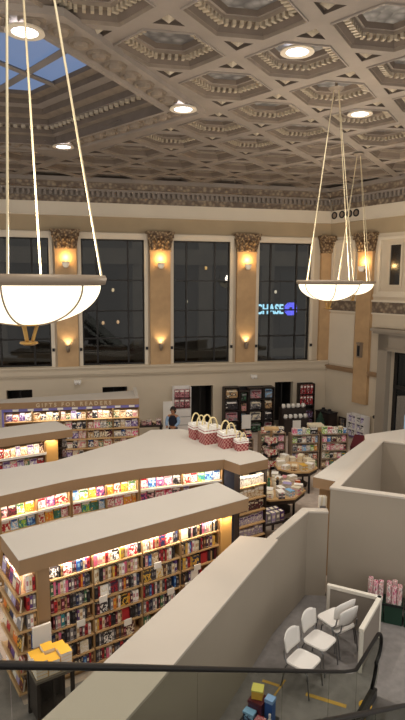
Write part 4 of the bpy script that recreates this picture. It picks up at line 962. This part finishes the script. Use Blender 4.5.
tt = thing('tiered_display', 'dark two-tier stand of white mugs in front of the last doorway', 'display stand', MB_BACK @ Vector((3.85,-.9,0)), TH)
m = MB(); m.box(-.55,.55,-.1,.3,0,1.12); m.done('upper_tier', M_['dark'], tt); m = MB(); m.box(-.55,.55,-.42,-.1,0,.72); m.done('lower_tier', M_['dark'], tt); m = MB(); m.box(-.18,.18,-.45,-.42,.05,.66); m.done('white_front', M_['white'], tt)
mug = None
for r, (y, z, tn) in enumerate(((.0,1.122,'upper'),(-.28,.722,'lower'))):
    for k in range(5):
        loc = MB_BACK @ Vector((3.85-.46+k*.225,-.9+y,z))
        if mug is None:
            mug = thing('mug', 'x', 'mug', loc, 0, 'white mugs on the dark tiers')
            m = MB(); m.lathe([(0,0),(.06,0),(.075,.06),(.07,.17),(.06,.17),(.055,.02),(0,.02)], 14); m.done('body', M_['white'], mug, smooth=True)
            m = MB(); m.tube([(.07+.035*math.sin(a),0,.085-.05*math.cos(a)) for a in [math.pi*i/6 for i in range(7)]], .011, 6); m.done('handle', M_['white'], mug)
            o = mug
        else: o = copy_tree(mug); o.location = loc
        o['label'] = 'white mug, %s from the wall of cubes on the %s tier' % (nth(k), tn)
# along the side wall
mr = thing('magazine_rack', 'short white and purple magazine rack under the side wall pilaster', 'rack', MB_RIGHT @ Vector((2.25,-.45,0)), MB_RIGHT.to_euler().z)
m = MB(); m.box(-.48,.48,.3,.36,0,1.0); m.box(-.48,-.45,0,.3,0,1.0); m.box(.45,.48,0,.3,0,1.0); m.box(-.02,.02,0,.3,0,1.0); m.done('body', M_['wplastic'], mr)
MMR = MB_RIGHT @ Matrix.Translation((2.25,-.45,0))
for r, z in enumerate((.08,.38,.68)):
    m = MB(); m.box(-.45,-.02,0,.3,z-.03,z); m.box(.02,.45,0,.3,z-.03,z); m.done('shelf', mcol('purple') if not r else M_['wplastic'], mr)
    for k in range(4):
        a = [('white','lilac','charcoal'),('white','grey','black'),('lilac','white','purple')][(k+r) % 3]
        put('magazine', face_mesh('-'.join(a), a, 'magazine'), MMR, (-.43,-.23,.04,.24)[k], .05, z+.004, .18, .04, .25, '%s and %s magazine, %s on the %s shelf of the short white rack' % (a[0], a[1], nth(k), ('lowest','middle','top')[r]), 'magazine', 'magazines on the short white rack', R(-5))
t = thing('framed_poster', 'dark framed poster leaning low against the side wall near the corner', 'poster', MB_RIGHT @ Vector((1.2,-.12,0)), MB_RIGHT.to_euler().z)
m = MB(); m.box(-.2,.2,0,.05,0,.05); m.box(-.2,.2,0,.05,.6,.65); m.box(-.2,-.15,0,.05,.05,.6); m.box(.15,.2,0,.05,.05,.6); m.done('frame', M_['dark'], t)
m = MB(); m.box(-.15,.15,.02,.04,.05,.6); m.done('print', cover_mat('poster', ('charcoal','grey','tan')), t)
t = thing('wall_switch', 'small dark round switch on the side wall beyond the pilaster', 'switch', MB_RIGHT @ Vector((2.85,0,1.0)), MB_RIGHT.to_euler().z)
m = MB(); m.lathe([(0,0),(.07,0),(.07,.02),(.03,.04),(0,.04)], 14); o = m.done('plate', M_['black'], t); o.rotation_euler[0] = R(90)

# ------------------------------------------------------------------ chairs behind the partition
def rounded(w, d, r, n=5):
    P = []
    for cx, cy, a0 in ((w/2-r,d/2-r,0),(-w/2+r,d/2-r,90),(-w/2+r,-d/2+r,180),(w/2-r,-d/2+r,270)):
        P += [(cx+r*math.cos(R(a0+90*k/n)), cy+r*math.sin(R(a0+90*k/n))) for k in range(n+1)]
    return P
def make_chair(loc, rz, label):
    t = thing('stacking_chair', label, 'chair', loc, rz, 'white stacking chairs')       # sits facing local -y
    P = rounded(.46, .44, .09); m = MB(); n = len(P)
    m.prism(P, .445, .46); v0 = len(m.v)
    m.prism([(x*.97,y*.97) for x,y in P], .46, .472); o = m.done('seat', M_['wplastic'], t)
    m = MB(); NX, NZ = 8, 6; zb, zt = .56, .90
    for s_ in (0,1):
        for j in range(NZ+1):
            for i in range(NX+1):
                u = -1+2*i/NX; v = j/NZ; wv = (.205+.02*math.sin(v*2.2))*(1 if v < .8 else 1-.10*((v-.8)/.2)**2)
                m.v.append((u*wv, .20+.05*v+.04*(1-u*u)-.018*s_, zb+(zt-zb)*v-(.05*abs(u)**3 if v > .9 else 0)+(.04*abs(u)**3 if v < .1 else 0)))
    K = (NX+1)*(NZ+1)
    for j in range(NZ):
        for i in range(NX):
            a = j*(NX+1)+i; m.f.append((a,a+NX+1,a+NX+2,a+1)); m.f.append((K+a,K+a+1,K+a+NX+2,K+a+NX+1)); m.m += [0,0]
    for i in range(NX):
        for a, f in ((i,0),(NZ*(NX+1)+i,1)):
            q = (a,a+1,K+a+1,K+a); m.f.append(q if not f else q[::-1]); m.m.append(0)
    for j in range(NZ):
        for a, f in ((j*(NX+1),1),(j*(NX+1)+NX,0)):
            q = (a,a+NX+1,K+a+NX+1,K+a); m.f.append(q if not f else q[::-1]); m.m.append(0)
    m.done('backrest', M_['wplastic'], t, smooth=True)
    for sx in (-1,1):
        m = MB(); m.tube([(sx*.22,-.24,.0),(sx*.215,-.19,.40),(sx*.21,-.14,.44)], .012, 7); m.done('leg', M_['chrome'], t)
        m = MB(); m.tube([(sx*.23,.27,0),(sx*.22,.2,.36),(sx*.215,.16,.44)], .012, 7); m.done('leg', M_['chrome'], t)
        m = MB(); m.tube([(sx*.205,-.15,.435),(sx*.205,.18,.435),(sx*.2,.235,.5),(sx*.19,.25,.62)], .012, 7); m.done('back_support', M_['chrome'], t)
    m = MB(); m.tube([(-.2,-.1,.43),(.2,-.1,.43)], .011, 6); m.tube([(-.2,.1,.43),(.2,.1,.43)], .011, 6); m.box(-.18,.18,-.15,.15,.40,.43); m.done('seat_frame', M_['black'], t)
    return t
ch = make_chair((1.66,8.28,.006), R(50), 'white chair nearest the escalator handrail, its back against the partition')
c2 = copy_tree(ch); c2.location = (2.03,8.80,.006); c2.rotation_euler[2] = R(48); c2['label'] = 'middle white chair of the pair by the partition, farther from the handrail'
c3 = copy_tree(ch); c3.location = (2.46,9.27,.006); c3.rotation_euler[2] = R(214); c3['label'] = 'lower white chair of the stacked pair turned to the partition, beside the barrier'
c4 = copy_tree(ch); c4.location = (2.46-.09*.56,9.27+.09*.83,.081); c4.rotation_euler[2] = R(214); c4.scale = (1.14,1,1); c4['label'] = 'upper white chair of the stacked pair turned to the partition, its back showing'
# white-railed barrier
bt = thing('barrier', 'low grey barrier with a white top rail, bent round the chairs', 'barrier', (3.28,9.57,.006))
Q = [Vector((2.44,9.98,0)), Vector((3.28,9.57,0)), Vector((2.68,8.62,0))]
for p, q in ((Q[0],Q[1]),(Q[1],Q[2])):
    a = math.atan2(q.y-p.y, q.x-p.x); L = (q-p).length; Mx = Matrix.Translation(-Q[1]) @ frame(p, a)
    m = MB(Mx); m.box(.03,L-.03,-.02,.02,.03,.74); m.done('panel', mat('barrier grey','#8d8379',.6), bt)
    m = MB(Mx); m.box(-.03,L+.03,-.04,.04,.74,.80); m.done('top_rail', mat('rail white','#ddd6ca',.5), bt)
for p in Q:
    m = MB(Matrix.Translation(-Q[1])); m.box(p.x-.03,p.x+.03,p.y-.03,p.y+.03,0,.745); m.done('post', mat('rail white','#ddd6ca',.5), bt)
# green bins of patterned rolls
for k, (x, y) in enumerate(((3.42,10.24),(3.74,10.11),(4.08,9.97))):
    nm = ('behind the barrier corner','between the two others','by the photo edge')[k]
    t = thing('floor_bin', 'dark green bin of patterned rolls against the enclosure, '+nm, 'bin', (x,y,.006), R(-21), 'green bins of rolls')
    m = MB(); w, d, h = .165, .17, .40
    m.box(-w,w,-d,-d+.02,0,h); m.box(-w,w,d-.02,d,0,h); m.box(-w,-w+.02,-d+.02,d-.02,0,h); m.box(w-.02,w,-d+.02,d-.02,0,h); m.box(-w+.02,w-.02,-d+.02,d-.02,0,.02); m.done('body', M_['green'], t)
    m = MB(); m.box(-w-.012,w+.012,-d-.012,-d,h-.04,h); m.box(-w-.012,-w,-d,d,h-.04,h); m.box(w,w+.012,-d,d,h-.04,h); m.done('rim', M_['black'], t)
    Mx = frame((x,y,.006), R(-21))
    for j in range(6):
        px, py = -.098+.098*(j % 3), -.07+.13*(j//3)
        m = MB(); m.lathe([(0,0),(.046,0),(.046,1),(.036,1),(.036,.96),(0,.96)], 12)
        key = 'rollmesh%d' % (j % 2)
        if key not in MESH:
            o = m.done('wrapping_roll', cover_mat('roll%d' % (j % 2), (('rose','white','plum'),('white','pink','charcoal'))[j % 2], 9)); MESH[key] = o.data; bpy.data.objects.remove(o)
        put('wrapping_roll', MESH[key], Mx, px, py, .026, 1, 1, rnd.uniform(.66,.76), 'pink and white patterned roll, %s in the bin %s' % (('front row first','front row second','front row third','rear row first','rear row second','rear row third')[j], nm), 'roll', 'patterned rolls in the green bins')
# yellow floor marks
def tape(P, w, label, name='floor_tape'):
    m = MB(); p, q = Vector((*P[0],0)), Vector((*P[1],0)); d = (q-p).normalized(); n = Vector((-d.y,d.x,0))*w/2
    m.prism([(p+n).xy[:],(q+n).xy[:],(q-n).xy[:],(p-n).xy[:]], .0065, .009); tag(m.done(name, M_['tape']), label, 'tape', 'yellow floor tape')
tape(((1.02,8.40),(1.28,8.28)), .06, 'short worn piece of yellow tape on the grey floor beside the partition')
tape(((1.68,8.10),(2.26,7.84)), .075, 'long yellow tape stripe on the grey floor in front of the chairs')
tape(((1.40,8.42),(.92,7.66)), .03, 'thin faded tape line along the foot of the partition')
tape(((2.36,7.62),(2.75,7.45)), .06, 'yellow tape at the foot of the escalator handrail')
t = thing('floor_marker', 'round yellow marker lying on the floor below the handrail end', 'marker', (2.56,7.86,.006))
m = MB(); m.lathe([(0,0),(.1,0),(.1,.02),(.08,.03),(0,.03)], 16); m.done('disc', M_['yellow'], t)

# ------------------------------------------------------------------ escalator
ang = R(-1); e0 = np.array([-.553,-.833]); e = np.array([e0[0]*math.cos(ang)-e0[1]*math.sin(ang), e0[0]*math.sin(ang)+e0[1]*math.cos(ang)])
ev = Vector((e[0],e[1],0)); nv = Vector((-e[1],e[0],0))                   # nv points away from the hall floor, to the near handrail
if nv.x < 0: nv = -nv
SL = math.tan(R(32)); K0 = Vector((2.19,7.26,0))
es = thing('escalator', 'glass-sided escalator with black rubber handrails coming down to the grey floor', 'escalator', K0)
def pt(t, z, o): return ev*t + nv*o + Vector((0,0,z+max(0,t)*SL))
for oi, o_ in enumerate((0, .97)):
    # handrail: incline, landing, rounded newel end
    path = [pt(t,1.03,o_) for t in (7.4,6.2,5,4,3,2,1,.45)]+[pt(.2,1.045,o_),pt(-.05,1.03,o_),pt(-.3,1.03,o_),pt(-.8,1.03,o_),pt(-1.02,1.03,o_)]
    for k in range(1,11):
        a = math.pi/2-math.pi*k/10; path.append(pt(-1.02-.24*math.cos(a), .79+.24*math.sin(a), o_)*1.0)
    path += [pt(-1.05,.5,o_), pt(-.98,.34,o_), pt(-.86,.2,o_)]
    m = MB(); m.tube(path, .029, 10, sx=1, sy=.75); m.done('handrail', M_['rubber'], es, smooth=True)
    ts = [7.4,5.6,3.9,2.35,1.0,-.1,-1.1]
    for i in range(len(ts)-1):
        a, b_ = ts[i]-.006, ts[i+1]+.006
        n_ = 6; V = []
        for j in range(n_+1):
            q = a+(b_-a)*j/n_; V.append((q, .14, 1.0))
        if i == len(ts)-2: V += [(-1.18,.3,.9)]
        m = MB()
        for q, z0, z1 in V:
            for s_ in (-.006,.006): m.v += [tuple(pt(q,z0,o_+s_)), tuple(pt(q,z1,o_+s_))]
        for j in range(len(V)-1):
            c = 4*j; m.f += [(c,c+4,c+5,c+1),(c+2,c+3,c+7,c+6),(c+1,c+5,c+7,c+3),(c,c+2,c+6,c+4)]; m.m += [0]*4
        m.f += [(0,1,3,2),(4*len(V)-4,4*len(V)-2,4*len(V)-1,4*len(V)-3)]; m.m += [0,0]
        m.done('glass_panel', G_ESC, es)
    m = MB(); sg = 1 if o_ else -1
    P = [7.4,5,2.5,.3,-.1,-1.0]
    for q in P: m.v += [tuple(pt(q,0,o_-.05)), tuple(pt(q,.15,o_-.05)), tuple(pt(q,.15,o_+.05)), tuple(pt(q,0,o_+.05))]
    for j in range(len(P)-1):
        c = 4*j
        for k in range(4): m.f.append((c+k,c+4+k,c+4+(k+1)%4,c+(k+1)%4)); m.m.append(0)
    m.f += [(3,2,1,0),(20,21,22,23)]; m.m += [0,0]
    m.done('skirt', mat('dark steel','#3a3836',.4,.6), es)
m = MB(); P = [pt(-1.0,0,.06),pt(.35,0,.06),pt(.35,0,.91),pt(-1.0,0,.91)]; m.prism([(p.x,p.y) for p in P], .004, .02); m.done('comb_plate', M_['chrome'], es)
for k in range(17):
    t0 = .38+k*.4; z0 = .02+k*.4*SL
    m = MB(); P = [ev*t0+nv*.06, ev*(t0+.4)+nv*.06, ev*(t0+.4)+nv*.91, ev*t0+nv*.91]; m.prism([(p.x,p.y) for p in P], max(.004,z0-.2), z0+.1); m.done('step', mat('step metal','#55524e',.5,.5), es)

# ------------------------------------------------------------------ stock by the partition, seen through the glass
pl_ = thing('display_plinth', 'dark blue plinth of gift boxes beside the partition, seen through the glass', 'plinth', (.80,6.93,.006), R(57))
m = MB(); m.box(-.17,.17,-.19,.19,0,.5); m.done('body', mcol('navy'), pl_); m = MB(); m.box(-.2,.2,-.22,.22,.5,.54); m.done('top', M_['black'], pl_)
MP = frame((.80,6.93,.546), R(57))
def box_thing(name, c, lid, M, x, y, z, w, d, h, label, rz=0):
    t = thing(name, label, 'box', (0,0,0)); t.matrix_world = M @ Matrix.Translation((x,y,z)) @ Matrix.Rotation(rz,4,'Z')
    m = MB(); m.box(-w/2,w/2,-d/2,d/2,0,h*.86); m.done('box_body', c, t); m = MB(); m.box(-w/2-.005,w/2+.005,-d/2-.005,d/2+.005,h*.86,h); m.done('lid', lid, t); return t
box_thing('gift_box', cover_mat('plum gift',('plum','maroon','navy')), mcol('maroon'), MP, .03, .03, .001, .2, .2, .3, 'dark plum gift box in the middle of the plinth')
box_thing('gift_box', mcol('gold'), mat('pale yellow lid','#d9d26a',.5), MP, .06, .05, .303, .15, .15, .13, 'yellow topped box at the very top of the pile seen through the glass', .3)
box_thing('gift_box', mcol('blue'), mat('sky lid','#8fb6ea',.5), MP, .06, -.142, .001, .11, .11, .36, 'tall light blue topped box on the plinth beside the plum box')
box_thing('gift_box', cover_mat('snow gift',('navy','sky','white')), mcol('sky'), MP, -.13, .07, .001, .1, .15, .2, 'navy and sky speckled box on the front of the plinth')
box_thing('gift_box', mcol('rose'), cover_mat('rose lid',('rose','red','white')), MP, -.13, -.09, .001, .1, .12, .15, 'rose red box on the front corner of the plinth')
t = thing('bottle', 'small white bottle on the plinth beside the blue topped box', 'bottle', MP @ Vector((-.038,-.185,.001)))
m = MB(); m.lathe([(0,0),(.03,0),(.032,.1),(.014,.14),(.014,.17),(0,.17)], 14); m.done('body', M_['white'], t, smooth=True); m = MB(); m.lathe([(0,.17),(.017,.17),(.017,.2),(0,.2)], 12); m.done('cap', M_['wplastic'], t)

# ------------------------------------------------------------------ black table with yellow books
MT = MN @ Matrix.Translation((.26,-.49,0)); pT = MT @ Vector((0,0,0))
t = thing('display_table', 'small black display table in front of the nearest bookcase corner', 'table', pT, R(34.55))
m = MB(); m.box(-.29,.29,-.24,.24,.75,.79); m.done('table_top', mat('table top grey','#6d655c',.5), t)
for sx in (-.26,.26):
    for sy in (-.21,.21): m = MB(); m.box(sx-.025,sx+.025,sy-.025,sy+.025,0,.75); m.done('leg', M_['dark'], t)
m = MB(); m.box(-.235,.235,.19,.205,.12,.75); m.box(-.27,-.255,-.185,.185,.12,.75); m.box(-.04,.0,-.215,-.195,.1,.75); m.box(-.235,.235,-.22,.19,.09,.12); m.done('side_panel', M_['dark'], t)
k = 0
for iy, y in enumerate((-.2,.01)):
    for ix, x in enumerate((-.27,-.085,.1)):
        zz = .792
        for j in range(4 if (ix+iy) % 2 else 5):
            o = bpy.data.objects.new('stacked_book', book_mesh('gold', 'yellow_book') if ('yellow_book','gold') in MESH else None)
            if o.data is None:
                m = MB(); m.box(0,1,0,1,.97,1); m.box(0,1,0,1,0,.03); m.box(.97,1,0,1,.03,.97); m.box(.01,.97,.01,.99,.03,.97,1)
                q = m.done('yellow_book', [M_['yellow'], M_['white']]); MESH[('yellow_book','gold')] = q.data; bpy.data.objects.remove(q)
                bpy.data.objects.remove(o); o = bpy.data.objects.new('stacked_book', MESH[('yellow_book','gold')])
            COL.objects.link(o); o.matrix_world = MT @ Matrix.Translation((x,y,zz)) @ Matrix.Rotation(rnd.uniform(-.02,.02),4,'Z') @ Matrix.Diagonal((.172,.195,.052,1))
            tag(o, 'yellow-covered book, %s from the bottom of the %s pile in the %s row, black table' % (nth(j), nth(ix), ('front','back')[iy]), 'book', 'yellow books on the black table'); zz += .0532

# ------------------------------------------------------------------ the person at the far wall
def skin_mesh(name, pts, edges, mats, parent, root=0):
    me = bpy.data.meshes.new(name); me.from_pydata([p[:3] for p in pts], edges, [])
    o = bpy.data.objects.new(name, me); COL.objects.link(o)
    md = o.modifiers.new('skin', 'SKIN'); md.use_smooth_shade = True
    for i, p in enumerate(pts):
        sv = me.skin_vertices[0].data[i]; r = p[3]; sv.radius = r if isinstance(r, tuple) else (r, r); sv.use_root = i == root
    sb = o.modifiers.new('sub', 'SUBSURF'); sb.levels = 2; sb.render_levels = 2
    bpy.context.view_layer.update()
    nm = bpy.data.meshes.new_from_object(o.evaluated_get(bpy.context.evaluated_depsgraph_get()))
    bpy.data.objects.remove(o); nm.name = name; nm.materials.clear(); nm.materials.append(mats)
    r = bpy.data.objects.new(name, nm); COL.objects.link(r); r.parent = parent; return r
pe = thing('person', 'person with black hair in dark jacket and pale blue sleeves, standing by the white panel', 'person', (-1.12,21.15,0), R(-15))
def arm(sx): return [(sx*.19,0,1.36,.055),(sx*.25,-.06,1.12,.045),(sx*.16,-.27,1.0,.036),(sx*.13,-.36,1.0,.028)]
body = [(0,.01,.93,.12),(0,.0,1.12,.115),(0,0,1.32,.12),(0,-.01,1.42,.055),(0,-.03,1.50,.06),(0,-.05,1.58,.095),(0,-.04,1.66,.08)]
E_ = [(i,i+1) for i in range(6)]
for sx in (-1,1):
    b0 = len(body); body += arm(sx); E_ += [(2,b0),(b0,b0+1),(b0+1,b0+2),(b0+2,b0+3)]
    b0 = len(body); body += [(sx*.1,.01,.86,.085),(sx*.11,-.01,.48,.06),(sx*.11,.03,.08,.04),(sx*.11,-.1,.035,.035)]; E_ += [(0,b0),(b0,b0+1),(b0+1,b0+2),(b0+2,b0+3)]
skin_mesh('body', body, E_, M_['skin'], pe)
skin_mesh('jacket', [(0,.01,.92,(.2,.14)),(0,0,1.12,(.19,.135)),(0,0,1.33,(.2,.135)),(0,-.0,1.43,.08)], [(0,1),(1,2),(2,3)], M_['navy'], pe)
for sx in (-1,1):
    a = arm(sx); skin_mesh('sleeve', [(p[0],p[1],p[2],p[3]+.022) for p in a[:3]], [(0,1),(1,2)], M_['lblue'], pe)
    skin_mesh('trouser_leg', [(sx*.09,.01,.95,.1),(sx*.1,.01,.8,.1),(sx*.11,0,.48,.078),(sx*.11,.03,.1,.065)], [(0,1),(1,2),(2,3)], M_['navy'], pe)
    m = MB(); m.lathe([(0,0),(.055,0),(.06,.04),(.045,.08),(0,.1)], 12, (0,0,0)); o = m.done('shoe', M_['black'], pe, smooth=True); o.scale = (.85,2.0,1); o.location = (sx*.11,-.03,0)
    for f in range(5):
        x = sx*(.10+.018*f) if f < 4 else sx*.095; L = (.06,.072,.068,.052,.045)[f]
        m = MB(); m.tube([(x,-.36,1.0+.004*f),(x,-.36-L*.6,.995),(x+(0 if f < 4 else -sx*.03),-.36-L,.975)], [.010,.009,.007], 6); m.done('finger', M_['skin'], pe, smooth=True)
    m = MB(); m.lathe([(0,-.018),(.012,-.01),(.013,0),(.012,.01),(0,.018)], 8, (sx*.035,-.143,1.6)); m.done('eye', M_['black'], pe, smooth=True)
    m = MB(); m.lathe([(0,-.03),(.02,-.02),(.024,0),(.02,.02),(0,.03)], 8, (sx*.1,-.04,1.59)); m.done('ear', M_['skin'], pe, smooth=True)
m = MB(); m.tube([(0,-.14,1.615),(0,-.175,1.575),(0,-.145,1.565)], [.01,.017,.01], 6); m.done('nose', M_['skin'], pe, smooth=True)
m = MB(); m.tube([(-.03,-.138,1.535),(0,-.15,1.532),(.03,-.138,1.535)], [.005,.009,.005], 6); m.done('mouth', mcol('rose'), pe, smooth=True)
m = MB(); m.lathe([(.118*math.cos(a),.125*math.sin(a)) for a in [R(-25+115*k/8) for k in range(9)]], 20, (0,.0,1.615)); o = m.done('hair', M_['hair'], pe, smooth=True)
m = MB(); m.lathe([(.05,-.16),(.1,-.12),(.115,.0),(.1,.05)], 16, (0,.02,1.6), 0, R(0), R(180)); m.done('hair_back', M_['hair'], pe, smooth=True)

# ------------------------------------------------------------------ pieces of parts go one level down
NEST = {'gift_shelving': [('sign_letters','canopy'),('raised_rim','canopy')], 'pendant_bowl_light': [('rib','bowl'),('finial','bowl')], 'gift_bag': [('white_lining','body')],
        'person': [('eye','body'),('ear','body'),('nose','body'),('mouth','body'),('finger','body')], 'tiered_display': [('white_front','lower_tier')]}
for root in [o for o in bpy.data.objects if o.parent is None and 'category' in o.keys()]:
    for cn_, pn_ in NEST.get(root.name.split('.')[0], ()):
        ps = [c for c in root.children if c.name.split('.')[0] == pn_]
        if ps:
            for c in [c for c in root.children if c.name.split('.')[0] == cn_]: c.parent = ps[0]
